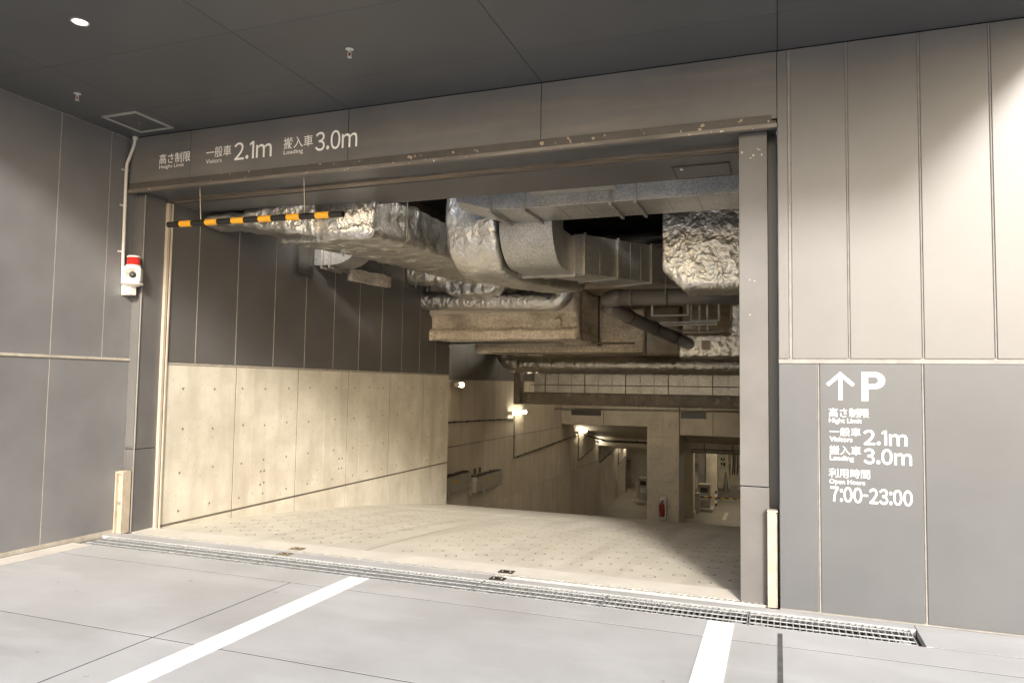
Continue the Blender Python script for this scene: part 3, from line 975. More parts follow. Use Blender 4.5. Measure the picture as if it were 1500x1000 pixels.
# corner lamp behind the wall end
LAMPM = pm('lit_tube_dim', (.9, .9, .85), .4, emit=((1.0, .84, .56), 14.0))
def wall_lamp(x, y, z, lab, ln_=.55, lm=LAMP):
    t = thing('wall_lamp', lab, 'lamp', (x, y, z), 'lit tube lamps on the ramp wall')
    box('housing', x, x+.05, y-ln_/2, y+ln_/2, z-.045, z+.045, WHITEPL, t, bev=.008)
    MB().tube([(x+.085, y-ln_/2+.02, z), (x+.085, y+ln_/2-.02, z)], .05, 14).build('tube', lm, t, True)
    for s in (-1, 1): MB().lathe([(.06, 0), (.06, .03), (.03, .035)], (x+.085, y+s*(ln_/2-.02), z), (0, s, 0), 14).build('end_cap', WHITEPL, t)
    return t

# ------------------------------------------------------------------ second left wall along the ramp
X2 = -7.3
w2 = thing('lower_ramp_wall', 'long brown concrete wall going down the ramp, lamps and conduit along it', 'wall', (X2-.1, 20, -2))
MB().box(X2-.4, X2-.03, 7.0, 31.5, -4.2, 5.0).build('backing', pm('joint_shadow2', (.07, .058, .043), .8), w2)
MB().box(X2-.03, XI-.75, 7.0, 7.78, -3, 5.0).build('return_block', DARK, w2)
yj = [7.8+1.06*i for i in range(23)]
for a, b in zip(yj[:-1], yj[1:]):
    for z0, z1 in ((.108, 1.69), (-1.6, .092), (-4.1, -1.61)):
        if z1 < rz(a)-.1 and z1 < rz(b)-.1: continue
        box('concrete_panel', X2-.03, X2+random.uniform(-.002, .003), a+.005, b-.005, z0, z1, WALLD, w2, bev=.002)
    if a < 15: box('dark_panel', X2-.03, X2+.001, a+.003, b-.003, 1.72, 4.9, INPAN, w2, bev=.001)
box('joint_strip', X2-.02, X2+.006, 7.8, 16, 1.695, 1.715, SEALD, w2)
def conduit(pts, lab, r=.018):
    t = thing('wall_conduit', lab, 'conduit', pts[0], 'dark conduits on the ramp wall')
    MB().tube(pts, r, 8).build('pipe', CONDM, t)
    c_ = MB()
    for p, q in zip(pts[:-1], pts[1:]):
        p, q = Vector(p), Vector(q)
        n = int((q-p).length/.7)
        d = (q-p).normalized()
        for i in range(n):
            m_ = p.lerp(q, (i+.5)/n)
            MB().tube([m_-d*.03, m_+d*.03], r*1.5, 8).build('clip', CONDM, t)
LY = [(14.51, .773), (21.94, -.202), (25.3, -.771), (29.17, -1.194), (31.2, -1.45)]
labs = ['nearest and largest lit tube lamp on the long brown wall', 'second lit tube lamp down the wall, under the sloping ceiling', 'third lit tube lamp down the wall', 'fourth lit tube lamp down the wall', 'farthest small lit tube lamp, beside the concrete column']
for (y, z), l in zip(LY, labs): wall_lamp(X2+.01, y, z, l, 1.25)
wall_lamp(XI-.70, 9.72, 1.57, 'small lit lamp peeping out behind the end of the pale wall', .3, LAMPM)
xc = X2+.03
conduit([(xc, 9.0, .70), (xc, 14.30, .60)], 'dark conduit running level to the nearest tube lamp')
conduit([(xc, 14.33, .70), (xc, 14.35, -.54), (xc, 21.6, -.30)], 'dark conduit dropping below the nearest tube lamp, then onward')
conduit([(xc, 21.7, -.3), (xc, 21.7, -1.31), (xc, 25.1, -.86)], 'dark conduit dropping below the second tube lamp')
conduit([(xc, 25.3, -.86), (xc, 25.3, -1.72), (xc, 29.0, -1.3)], 'dark conduit dropping below the third tube lamp')
conduit([(xc, 29.2, -1.28), (xc, 29.2, -2.18), (xc, 31.2, -1.9)], 'dark conduit dropping below the fourth tube lamp')
# stored flood-board units on the wall
def unit(y0, y1, z0, z1, x0, x1, lab):
    t = thing('wall_unit', lab, 'wall unit', (x0, (y0+y1)/2, z0), 'grey metal units hung on the ramp wall')
    MB().box(x0, x1, y0, y1, z0, z1).build('casing', MACH, t, bev=.01)
    tp = MB()
    for i in range(9):
        y = y0+(y1-y0)*(i+.5)/9
        MB().box(x0+.02, x1-.02, y-.03, y+.03, z1+.001, z1+random.uniform(.02, .05)).build('top_fitting', CONDM, t)
    for y in (y0+.05, y1-.05):
        for z in (z0+.07, z1-.07): MB().lathe([(.018, 0), (.018, .012), (.008, .016)], (x1, y, z), (1, 0, 0), 10).build('bolt', CHROME, t)
    box('yellow_label', x1+.0005, x1+.002, (y0+y1)/2-.13, (y0+y1)/2+.13, z1-.17, z1-.10, LABELY, t, bev=0)
    for y in (y0-.02, y0-.10): box('end_rail', x0+.05, x0+.10, y-.012, y+.012, z0-.05, z1-.04, MACH, t)
    for y in (y0+.3, y0+.62): box('hanger', x0+.01, x0+.05, y-.03, y+.03, z1+.052, z1+.19, CONDM, t)
    box('handle', x1+.001, x1+.03, y0+.45, y0+.48, z0-.06, z0+.07, ALU, t)
unit(11.15, 12.95, -1.12, -.74, X2+.005, X2+.22, 'right one of two grey metal units hung on the brown wall')
unit(9.0, 10.75, -.93, -.55, X2+.005, X2+.22, 'left one of two grey metal units, half hidden by the pale wall end')

# ------------------------------------------------------------------ enclosure of the garage
def struct(o):
    o['kind'] = 'structure'
    return o
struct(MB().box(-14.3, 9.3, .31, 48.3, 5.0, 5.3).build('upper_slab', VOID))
struct(MB().box(.32, .7, .41, 24, -3.6, 5.0).build('right_ramp_wall', BEAMC))
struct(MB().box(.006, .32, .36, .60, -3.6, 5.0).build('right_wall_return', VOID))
struct(MB().box(-14, 9, 48, 48.3, -4.2, 5.3).build('far_wall', CREAMW))
struct(MB().box(9, 9.3, 24, 48.2, -4, 5.3).build('far_side_wall', CREAMW))
struct(MB().box(-14.3, -14, 31, 48.2, -4, 5.3).build('far_left_wall', BEAMC))
struct(MB().box(-14, X2-.4, 31.0, 31.3, -4, 5.0).build('far_left_return', BEAMC))
struct(MB().box(.7, 9, 23.6, 23.9, -4, 5.0).build('right_return_wall', BEAMC))
# beam over the bottom of the ramp
cb = thing('concrete_beam', 'wide concrete beam crossing above the bottom of the ramp', 'beam', (-3.3, 19.6, .2))
box('beam_panel', X2+.01, -5.75, 19.32, 20.0, .225, 5.0, BEAMC, cb, bev=.01)
box('beam_panel', -5.74, -4.22, 19.32, 20.0, .225, 5.0, BEAMC, cb, bev=.01)
box('beam_panel', -3.13, -2.05, 19.32, 20.0, -.02, 5.0, BEAMC, cb, bev=.01)
box('beam_panel', -2.04, .31, 19.32, 20.0, -.02, 5.0, BEAMC, cb, bev=.01)
# sloping slab behind the beam
sl_ = MB()
sl_.add([(X2, 20.0, .30), (-4.2, 20.0, .30), (-4.2, 25.0, -.62), (X2, 25.0, -.62), (X2, 20.0, .8), (-4.2, 20.0, .8), (-4.2, 25.0, .2), (X2, 25.0, .2)],
        [(0, 3, 2, 1), (4, 5, 6, 7), (0, 1, 5, 4), (1, 2, 6, 5), (2, 3, 7, 6), (3, 0, 4, 7)])
struct(sl_.build('sloping_ceiling', BEAMC))
sl_ = MB()
sl_.add([(-3.1, 20.0, -.03), (.31, 20.0, -.03), (.31, 22.5, -.50), (-3.1, 22.5, -.50), (-3.1, 20.0, .8), (.31, 20, .8), (.31, 22.5, .2), (-3.1, 22.5, .2)],
        [(0, 3, 2, 1), (4, 5, 6, 7), (0, 1, 5, 4), (1, 2, 6, 5), (2, 3, 7, 6), (3, 0, 4, 7)])
struct(sl_.build('sloping_ceiling', BEAMC))
struct(MB().box(-14, 9, 25.0, 48, -.95, -.6).build('lower_ceiling', BEAMC))
struct(MB().box(-4.2, 9, 22.5, 25, -.85, -.5).build('lower_ceiling', BEAMC))
lb = box('cross_beam', X2+.2, -4.3, 27.0, 27.5, -1.22, -.951, CREAMW)
tag(lb, 'pale cross beam beyond the ramp, above the third and fourth lamps', 'beam')
# column
cl = thing('concrete_column', 'square concrete column at the bottom of the ramp, extinguisher low on its face', 'column', (-3.68, 19.9, -2.9))
for (x0, x1, z0, z1) in ((-4.212, -3.682, -.105, .9), (-3.678, -3.142, -.105, .9), (-4.212, -3.682, -1.60, -.113), (-3.678, -3.142, -1.60, -.113), (-4.212, -3.682, -3.9, -1.608), (-3.678, -3.142, -3.9, -1.608)):
    box('form_panel', x0, x1, 19.24, 20.7, z0, z1, BEAMC, cl, bev=.003)
hm = MB()
for x in (-4.10, -3.86, -3.46, -3.24):
    for z in (-.45, -.85, -1.30, -1.9, -2.4, .3): hm.lathe([(.022, 0), (.02, .002)], (x, 19.24, z), (0, -1, 0), 8)
o_ = hm.build('tie_hole', TIE, cl)
o_['kind'] = 'stuff'
# extinguisher in a frame
ex = thing('fire_extinguisher', 'red extinguisher in a pale rack low on the concrete column', 'extinguisher', (-3.67, 19.1, -2.80))
zb = -2.80
box('rack_floor', -3.784, -3.556, 19.0, 19.189, zb-.02, zb+.01, ALU, ex)
box('stand_back', -3.79, -3.55, 19.19, 19.225, zb, zb+.70, ALU, ex)
box('stand_side', -3.80, -3.785, 19.0, 19.225, zb, zb+.70, ALU, ex)
box('stand_side', -3.555, -3.54, 19.0, 19.225, zb, zb+.70, ALU, ex)
MB().lathe([(.06, 0), (.075, .02), (.075, .36), (.06, .42), (.025, .45), (.025, .49)], (-3.67, 19.09, zb+.06), n=18).build('cylinder', FIRER, ex, auto=True)
box('handle', -3.70, -3.62, 19.05, 19.08, zb+.555, zb+.60, BLACK, ex)
MB().tube([(-3.66, 19.08, zb+.54), (-3.74, 19.05, zb+.50), (-3.755, 19.03, zb+.25)], .012, 8).build('hose', BLACK, ex)
# things at the lower level
ZF = rz(30)
pr1 = thing('pier', 'pale square pier right of the concrete column, on a low base', 'pier', (-3.5, 25.6, ZF))
box('shaft', -3.72, -3.34, 25.5, 26.0, ZF, -.97, CREAMW, pr1, bev=.01)
box('base', -3.76, -3.30, 25.45, 26.05, ZF, ZF+.24, CREAMW, pr1, bev=.015)
pr2 = thing('pier', 'dark grey pier farther back behind the ticket machine', 'pier', (-3.4, 30, ZF))
box('shaft', -3.62, -3.22, 30.0, 30.6, ZF, -.97, pm('grey_pier', (.16, .145, .12), .6), pr2, bev=.01)
pr3 = thing('pier', 'broad pale pier with a light edge, beside the dark grey pier', 'pier', (-3, 30, ZF))
box('shaft', -3.19, -2.72, 29.9, 30.5, ZF, -.97, pm('pale_pier', (.42, .375, .29), .6), pr3, bev=.01)
box('light_edge', -3.215, -3.191, 29.88, 30.4, ZF, -.97, CREAMW, pr3)
wp = thing('partition_wall', 'cream partition wall beyond the piers, dark signs on it', 'wall', (-2.8, 35.2, ZF))
box('wall', -3.3, -2.52, 35.1, 35.5, ZF, -.97, pm('white_wall', (.66, .60, .47), .7), wp)
for (x0, x1, z0, z1) in ((-2.93, -2.84, -2.30, -2.17), (-2.80, -2.72, -2.30, -2.17), (-2.93, -2.85, -2.55, -2.42), (-2.80, -2.70, -2.60, -2.42)): box('sign', x0, x1, 35.08, 35.099, z0, z1, BLACK, wp)
def machine(x, y, lab, hgt=1.25, wd=.42):
    t = thing('ticket_machine', lab, 'machine', (x, y, ZF), 'ticket machines at the lower level')
    box('plinth', x-wd*.8, x+wd*.8, y-.6, y+.6, ZF, ZF+.14, BEAMC, t, bev=.02)
    cab = box('cabinet', x-wd/2, x+wd/2, y-.25, y+.25, ZF+.141, ZF+hgt, MACH, t, bev=.02)
    box('screen', x-wd*.32, x+wd*.32, y-.256, y-.251, ZF+hgt*.70, ZF+hgt*.88, BLACK, cab)
    box('slot_panel', x-wd*.32, x+wd*.32, y-.258, y-.251, ZF+hgt*.4, ZF+hgt*.6, ALU, cab)
    box('post', x-wd/2-.16, x-wd/2-.06, y-.05, y+.05, ZF+.141, ZF+hgt*.8, CREAMW, t)
machine(-5.92, 28.6, 'pale ticket machine on a kerb left of the concrete column', 1.15, .45)
machine(-3.08, 27.6, 'grey ticket machine right of the column, by the striped barrier arm', 1.15, .5)
ba = thing('barrier_arm', 'thin black and yellow striped barrier arm across the lower lane', 'barrier', (-3.2, 26.8, ZF))
box('cabinet', -3.40, -3.20, 26.6, 26.95, ZF, ZF+.85, MACH, ba, bev=.015)
x = -3.19
i = 0
while x < -.6:
    MB().tube([(x, 26.75, ZF+.70), (x+.17, 26.75, ZF+.70)], .028, 10).build('stripe', YEL if i % 2 else BLACK, ba)
    x += .17
    i += 1
cn = thing('traffic_cone', 'grey traffic cone on the lower floor near the right jamb', 'cone', (-2.65, 34.6, ZF))
MB().lathe([(.17, .03), (.14, .1), (.05, .9), (.03, .98), (.005, 1.0)], (-2.62, 34.3, ZF), n=16).build('body', GREYC, cn, auto=True)
box('base', -2.83, -2.41, 34.09, 34.51, ZF, ZF+.03, GREYC, cn)
for (x0, x1, y0, y1, lab) in ((-2.2, -2.05, 25.5, 27.4, 'short white dash painted on the lower floor by the barrier arm'), (-2.6, -1.2, 31.0, 31.2, 'white cross line on the far lower floor'), (-2.1, -1.9, 35, 39, 'white bay line on the far lower floor'), (-6.3, -5.4, 30.6, 30.8, 'white line on the floor left behind the column')):
    tag(MB().box(x0, x1, y0, y1, ZF-.002, ZF+.004).build('floor_line', pm('worn_paint', (.62, .57, .48), .6)), lab, 'road marking')
dr = box('dark_doorway', -6.75, -5.9, 34.5, 34.6, -2.95, -1.75, pm('dark_glass', (.02, .022, .028), .3))
tag(dr, 'dark opening in the wall left of the concrete column', 'doorway')
bwl = box('block_wall', -7.7, -5.7, 34.61, 34.8, ZF, -.97, BEAMC)
tag(bwl, 'concrete wall with the dark opening, left behind the column', 'wall')
bl = thing('bollard', 'black and white banded bollard beside the piers', 'bollard', (-2.72, 28.9, ZF))
for i in range(5): MB().lathe([(.04, 0), (.04, .14)], (-2.70, 28.9, ZF+.14*i), n=12).build('band', BLACK if i % 2 == 0 else WHITEPL, bl)
bk = thing('cable_rack', 'dark cluster of cables and boxes on the far pale wall, beside the right jamb', 'rack', (-2.3, 36.5, -2.5))
box('board', -2.50, -1.75, 36.5, 36.6, ZF, -.97, pm('far_pale', (.60, .55, .44), .7), bk)
for x in (-2.40, -2.30, -2.15): MB().tube([(x, 36.46, ZF+.6), (x+.04, 36.46, ZF+1.4), (x-.03, 36.46, -1.2)], .03, 8).build('cable', BLACK, bk)
box('junction_box', -2.10, -1.88, 36.40, 36.49, -2.75, -2.45, MACH, bk)
for (x, y, lab) in ((-2.05, 28.0, 'small lit lamp under the lower ceiling near the right jamb'), (-3.0, 38, 'unseen fill lamp added behind the pier'), (3.0, 33, 'unseen fill lamp added at the right of the lower level'), (-6, 40, 'unseen fill lamp added at the left of the lower level'), (2.0, 26.5, 'unseen fill lamp added beside the lower lane'), (-5.6, 16.2, 'unseen fill lamp added over the ramp, behind the foil pipe, left'), (-3.6, 17.2, 'unseen fill lamp added over the ramp, behind the foil pipe, middle')):  # all but the jamb lamp are unseen, added to brighten the garage
    zc = -.96 if y > 25 else 3.41
    t = thing('ceiling_lamp', lab, 'lamp', (x, y, zc), 'lit ceiling tube lamps inside the garage')
    box('housing', x-.55, x+.55, y-.05, y+.05, zc-.05, zc-.001, WHITEPL, t)
    MB().tube([(x-.5, y, zc-.09), (x+.5, y, zc-.09)], .035, 10).build('tube', LAMPH, t)
for (z, lab) in ((-.72, 'upper thin pipe below the lower ceiling, right of the column'), (-.82, 'lower thin pipe below the lower ceiling, right of the column')):
    t = thing('service_pipe', lab, 'pipe', (-1.5, 21.5, z), 'pipes under the lower ceiling')
    MB().tube([(-3.1, 22.3, z), (.3, 22.3, z)], .03, 10).build('pipe', STEEL, t, True)
    for x in (-2.6, -1.6, -.6): box('clamp', x-.02, x+.02, 22.26, 22.34, z-.04, z+.2, STEEL, t)
t = thing('service_pipe', 'dark pipe along the edge of the sloping ceiling left of the column', 'pipe', (-5.5, 25, -.6), 'pipes under the lower ceiling')
MB().tube([(X2+.1, 22.4, -.35), (-6.9, 24.9, -.75), (-4.2, 24.9, -.75)], .045, 10).build('pipe', CONDM, t, True)
box('hanger', -5.62, -5.58, 24.88, 24.92, -.74, -.63, CONDM, t)

# ------------------------------------------------------------------ ducts and pipes under the upper slab
# big insulated duct along the left
A = thing('insulated_duct', 'long quilted foil duct running inward along the left, behind the striped bar', 'duct', (-4.7, 4, 3.4))
qa = quilt(.30, .018, .008, 1)
ducto('duct_body', [((-4.72, 1.02, 3.455), 1.24, .56), ((-4.72, 2.2, 3.49), 1.20, .48), ((-4.70, 3.4, 3.515), 1.16, .44), ((-4.68, 5.2, 3.55), 1.12, .39), ((-4.6, 6.4, 3.57), 1.06, .36)], FOIL, A, rad=.07, k=16, step=.045, disp=qa)
ducto('front_branch', [((-6.28, 1.10, 3.46), .42, .10), ((-5.9, 1.12, 3.455), .45, .13), ((-5.4, 1.25, 3.44), .65, .28), ((-4.9, 1.35, 3.43), .75, .42)], FOIL, A, rad=.045, k=8, step=.04, disp=quilt(.22, .012, .016, 2))
for y in (1.7, 2.9, 4.3): MB().tube([(-4.06, y, 3.3), (-4.06, y, 4.99)], .007, 6).build('hanger_rod', RODM, A)
sprinkler(-4.95, 1.75, 3.20, 'small sprinkler head hanging under the foil duct', .9)
# galvanised duct behind the header
B = thing('galvanised_duct', 'spangled galvanised duct crossing just behind the header', 'duct', (-1.2, 1.8, 3.5))
ducto('duct_body', [((.28, 1.90, 3.80), .66, .60), ((-2.55, 1.90, 3.80), .66, .60)], SPANG, B, False, rad=.004, c=1, k=1, step=3)
ducto('tapered_end', [((-2.58, 1.90, 3.79), .67, .60), ((-3.05, 1.85, 3.80), .60, .56), ((-3.42, 1.76, 3.86), .40, .46)], SPANG, B, False, rad=.004, c=1, k=1, step=3)
for x in (-2.56, -2.95, -1.62, -1.36): 
    f_ = MB()
    f_.box(x-.014, x+.014, 1.545, 1.569, 3.47, 4.12).box(x-.014, x+.014, 2.231, 2.255, 3.47, 4.12).box(x-.014, x+.014, 1.57, 2.23, 3.465, 3.498)
    f_.build('flange', SPANGD, B)
for x in (-2.2, -1.9, -1.05, -.75, -.45):
    MB().box(x-.003, x+.003, 1.568, 2.232, 3.4955, 3.4995).build('seam', SPANGD, B)
box('trim_plate', -2.45, -1.55, 1.40, 1.566, 3.62, 3.63, SPANGD, B)
# foil elbow and galvanised elbow dropping from it
Cc = thing('insulated_elbow_duct', 'smooth foil wrapped duct elbow dropping behind the header, left of the bare elbow', 'duct', (-3.45, 2.6, 3.0))
pc = [((-3.47, 2.42, 4.0), .66, .50), ((-3.47, 2.42, 3.58), .66, .50)]
for p in arc((-3.47, 2.72, 3.50), .28, 180, 262, 8, (0, 1, 0), (0, 0, 1)): pc.append((tuple(p), .66, .50))
pc += [((-3.47, 3.2, 3.19), .68, .46), ((-3.45, 4.5, 3.26), .72, .42), ((-3.42, 6.0, 3.36), .76, .36)]
ducto('duct_body', pc, FOIL, Cc, rad=.06, k=12, step=.045, disp=quilt(.34, .014, .008, 3), right=(1, 0, 0))
D = thing('galvanised_elbow_duct', 'bare galvanised duct elbow curving down beside the foil elbow', 'duct', (-2.77, 2.7, 3.0))
pd = [((-2.78, 2.46, 3.95), .66, .48), ((-2.78, 2.46, 3.56), .66, .48)]
for p in arc((-2.78, 2.72, 3.52), .26, 180, 270, 10, (0, 1, 0), (0, 0, 1)): pd.append((tuple(p), .66, .48))
pd.append(((-2.78, 3.16, 3.26), .66, .48))
ducto('duct_body', pd, SPANG, D, False, rad=.004, c=1, k=1, step=.5, right=(1, 0, 0))
f_ = MB()
f_.box(-3.14, -2.42, 3.165, 3.195, 2.985, 3.02).box(-2.445, -2.41, 3.165, 3.195, 3.021, 3.53).box(-3.14, -3.105, 3.165, 3.195, 3.021, 3.53)
f_.build('flange', SPANGD, D)
MB().box(-3.10, -2.46, 2.555, 2.57, 3.055, 3.075).build('seam', SPANGD, D)
E = thing('galvanised_duct', 'spangled duct run with bolted flanges, leading right from the bare elbow', 'duct', (-2.2, 4.2, 3.1))
e0, e1 = Vector((-2.62, 3.24, 3.27)), Vector((-1.62, 5.75, 3.42))
ducto('duct_body', [(tuple(e0), .62, .50), (tuple(e1), .62, .56)], SPANG, E, False, rad=.004, c=1, k=1, step=5)
et = (e1-e0).normalized()
er = et.cross(Vector((0, 0, 1))).normalized()
for tt in (.02, .30, .62, .97):
    c0 = e0.lerp(e1, tt)
    hh2 = .25+.03*tt+.022
    f_ = MB()
    def pt(a, b, c): return c0+er*a+Vector((0, 0, b))+et*c
    def bar(a0, a1, b0, b1):
        f_.add([pt(a0, b0, -.014), pt(a1, b0, -.014), pt(a1, b0, .014), pt(a0, b0, .014), pt(a0, b1, -.014), pt(a1, b1, -.014), pt(a1, b1, .014), pt(a0, b1, .014)],
               [(0, 3, 2, 1), (4, 5, 6, 7), (0, 1, 5, 4), (1, 2, 6, 5), (2, 3, 7, 6), (3, 0, 4, 7)])
    bar(.311, .335, -hh2, hh2)
    bar(-.335, -.311, -hh2, hh2)
    bar(-.31, .31, -hh2, -hh2+.022)
    f_.build('flange', SPANGD, E)
for tt in (.15, .42, .52, .78):
    c0 = e0.lerp(e1, tt)
    s_ = MB()
    s_.add([c0+er*.3105+Vector((0, 0, b))+et*c for b in (-.25, .25) for c in (-.004, .004)]+[c0+er*.3145+Vector((0, 0, b))+et*c for b in (-.25, .25) for c in (-.004, .004)],
           [(4, 5, 7, 6), (0, 1, 5, 4), (2, 6, 7, 3), (0, 4, 6, 2), (1, 3, 7, 5)])
    s_.build('seam', SPANGD, E)
# right quilted block
QF, CF = quilt(.22, .007, .003, 5), crumple(.005, 5, 15)
F = thing('insulated_duct', 'bulky wrinkled foil duct cut off by the right jamb', 'duct', (-.4, 3.3, 2.8))
ducto('duct_body', [((-1.30, 3.34, 3.43), .62, .84), ((-1.06, 3.34, 3.31), .64, 1.10), ((-.3, 3.34, 3.30), .64, 1.12), ((.28, 3.34, 3.30), .64, 1.12)], FOILC, F, rad=.09, k=26, c=5, step=.022, disp=lambda p, l, s: QF(p, l, s)+CF(p, l, s))
# dark void above: ducts and pipes half seen
for (y, z, r_, lab) in ((5.6, 3.92, .09, 'black pipe in the dark gap above the flanged duct'), (6.6, 4.05, .07, 'thinner black pipe high in the dark gap')):
    t = thing('service_pipe', lab, 'pipe', (-1.5, y, z), 'dark pipes in the ceiling gap')
    MB().tube([(-3.2, y, z), (.3, y, z)], r_, 12).build('pipe', BLACK, t, True)
    MB().tube([(-1.5, y-.02, z-r_-.02), (-1.5, y-.02, 4.99)], .012, 6).build('hanger_rod', CONDM, t)
# big grey drain pipe
Hh = thing('drain_pipe', 'thick dark grey drain pipe crossing from the right jamb, then slanting down', 'pipe', (-1.2, 5, 2.92))
MB().tube([(.30, 5.0, 2.90), (-2.20, 5.0, 2.925)], .122, 24).build('pipe', PVC, Hh, True)
MB().tube([(-2.19, 5.0, 2.925), (-2.30, 5.02, 2.925), (-2.41, 5.09, 2.92), (-2.46, 5.2, 2.91)], [.128, .128, .126, .110], 24).build('elbow', PVC, Hh, True)
for x in (-1.53, -2.06): MB().tube([(x-.03, 5, 2.918), (x+.03, 5, 2.918)], .127, 24).build('collar', PVC, Hh, True)
MB().tube([(-1.53, 4.872, 2.95), (-1.53, 4.872, 4.99)], .007, 6).build('hanger_rod', RODM, Hh)
MB().tube([(-2.44, 5.2, 2.80), (-2.05, 7.2, 2.62), (-1.62, 9.4, 2.44)], [.105, .112, .118], 22).build('sloping_pipe', PVC, Hh, True)
for tt in (.18, .46, .70):
    c0 = Vector((-2.44, 5.2, 2.80)).lerp(Vector((-1.62, 9.4, 2.44)), tt)
    d_ = Vector((.82, 4.2, -.36)).normalized()
    MB().tube([c0-d_*.02, c0+d_*.02], .122, 22).build('clamp', CONDM, Hh, True)
# stubs through the left wall
Mm = thing('galvanised_wall_stub', 'galvanised duct stub bending up out of the dark wall, under the foil duct', 'duct', (-6.1, 3.2, 3.3))
box('wall_plate', XI+.002, XI+.045, 2.70, 2.99, 3.10, 3.72, pm('dark_steel_plate', (.10, .09, .08), .35, .5, .2, 3), Mm)
pmn = [((XI+.01, 3.32, 3.50), .44, .44), ((-6.02, 3.32, 3.50), .44, .44)]
for p in arc((-6.02, 3.32, 3.80), .30, 270, 340, 8, (1, 0, 0), (0, 0, 1)): pmn.append((tuple(p), .44, .44))
ducto('duct_body', pmn, SPANG, Mm, False, rad=.004, c=1, k=1, step=1, right=(0, 1, 0))
for x in (-6.18, -6.05):
    f_ = MB()
    f_.box(x-.012, x+.012, 3.06, 3.58, 3.225, 3.262).box(x-.012, x+.012, 3.055, 3.085, 3.263, 3.72)
    f_.build('flange', SPANGD, Mm)
Ll = thing('foil_wall_stub', 'short shiny foil duct stub sticking out of the dark wall', 'duct', (-6.1, 6.1, 3.6))
ducto('duct_body', [((XI+.005, 6.1, 3.62), .42, .42), ((-5.95, 6.1, 3.61), .42, .42), ((-5.7, 6.1, 3.57), .36, .32), ((-5.55, 6.1, 3.56), .24, .18)], FOILC, Ll, rad=.12, k=6, step=.03, disp=crumple(.016, 8, 12))
MB().box(-6.14, -6.11, 5.86, 5.88, 3.30, 3.85).box(-6.14, -6.11, 6.32, 6.34, 3.30, 3.85).build('strap', RODM, Ll)
Nn = thing('sprayed_beam_end', 'short beige sprayed strip stuck on the dark left wall', 'beam end', (XI, 4.6, 3.2))
ducto('block', [((XI+.035, 3.98, 3.285), .11, .20), ((XI+.035, 5.20, 3.325), .11, .19)], SPRAY, Nn, rad=.01, k=3, step=.05, disp=spray(.010, 2))
MB().box(XI+.092, XI+.105, 4.35, 4.9, 3.30, 3.33).build('batten', SPRAY, Nn)
# sprayed beam across
I = thing('sprayed_beam', 'beige sprayed steel beam crossing from the left wall, dirty along its web', 'beam', (-4.9, 7, 2.45))
prof = [(6.88, 2.44), (7.34, 2.44), (7.34, 3.72), (6.90, 3.72), (6.90, 2.92), (6.98, 2.86), (6.99, 2.66), (6.88, 2.60)]
vs, fs = extrude_profile(prof, 'x', XI-.02, -3.42, .035, spray(.020, 3))
mb = MB()
mb.add(vs, fs)
mb.build('beam_body', SPRAY, I, smooth=True)
box('upper_coating', XI-.01, -3.45, 6.862, 6.882, 2.93, 3.70, SPRAYL, I, bev=.004)
box('sleeve', -3.83, -3.70, 6.872, 6.93, 2.67, 2.80, SPRAY, I, bev=.01)
G = thing('sprayed_girder', 'long beige sprayed girder running inward from the cross beam', 'beam', (-3.5, 10, 2.4))
prof = [(-3.92, 2.42), (-3.42, 2.42), (-3.42, 2.58), (-3.54, 2.66), (-3.54, 3.10), (-3.44, 3.16), (-3.44, 3.40), (-3.92, 3.40)]
vs, fs = extrude_profile(prof, 'y', 7.36, 14.6, .05, spray(.022, 4))
mb = MB()
mb.add(vs, fs)
mb.build('beam_body', SPRAY, G, smooth=True)
for y in (8.6, 9.6, 11.8): MB().tube([(-3.40, y, 2.40), (-3.40, y, 3.6)], .018, 6).build('hanger_rod', CONDM, G)
for (y0, zb_, lab, x0, x1) in ((8.9, 2.27, 'lower beige sprayed beam behind the first, near the dark recess', -6.22, -2.55), (10.6, 2.30, 'farther sprayed beam seen below the girder', -5.6, -2.4)):
    o2 = thing('sprayed_beam', lab, 'beam', ((x0+x1)/2, y0, zb_))
    prof = [(y0, zb_), (y0+.4, zb_), (y0+.4, zb_+.9), (y0+.05, zb_+.9), (y0+.05, zb_+.22), (y0, zb_+.14)]
    vs, fs = extrude_profile(prof, 'x', x0, x1, .07, spray(.014, 6))
    mb = MB()
    mb.add(vs, fs)
    mb.build('beam_body', SPRAY, o2, smooth=True)
    MB().tube([(x0+.4, y0-.08, zb_-.01), (x1, y0-.08, zb_-.01)], .016, 8).build('conduit', RODM, o2, True)
t = thing('sprinkler_pipe', 'thin pale pipe running level under the sprayed beams', 'pipe', (-5, 8.2, 2.45))
MB().tube([(-6.9, 8.2, 2.455), (-2.6, 8.2, 2.43)], .02, 8).build('pipe', RODM, t, True)
for x in (-4.4, -3.5, -5.2): MB().tube([(x, 8.2, 2.45), (x, 8.2, 2.75)], .01, 6).build('hanger_rod', RODM, t)
slab2 = struct(MB().box(-7.3, .32, 7.5, 19.3, 3.42, 3.52).build('mezzanine_slab', pm('stained_deck', (.42, .35, .25), .85, 0, .15, 1.2, streak=((.22, .165, .11), .6, (1, 1, 1)))))
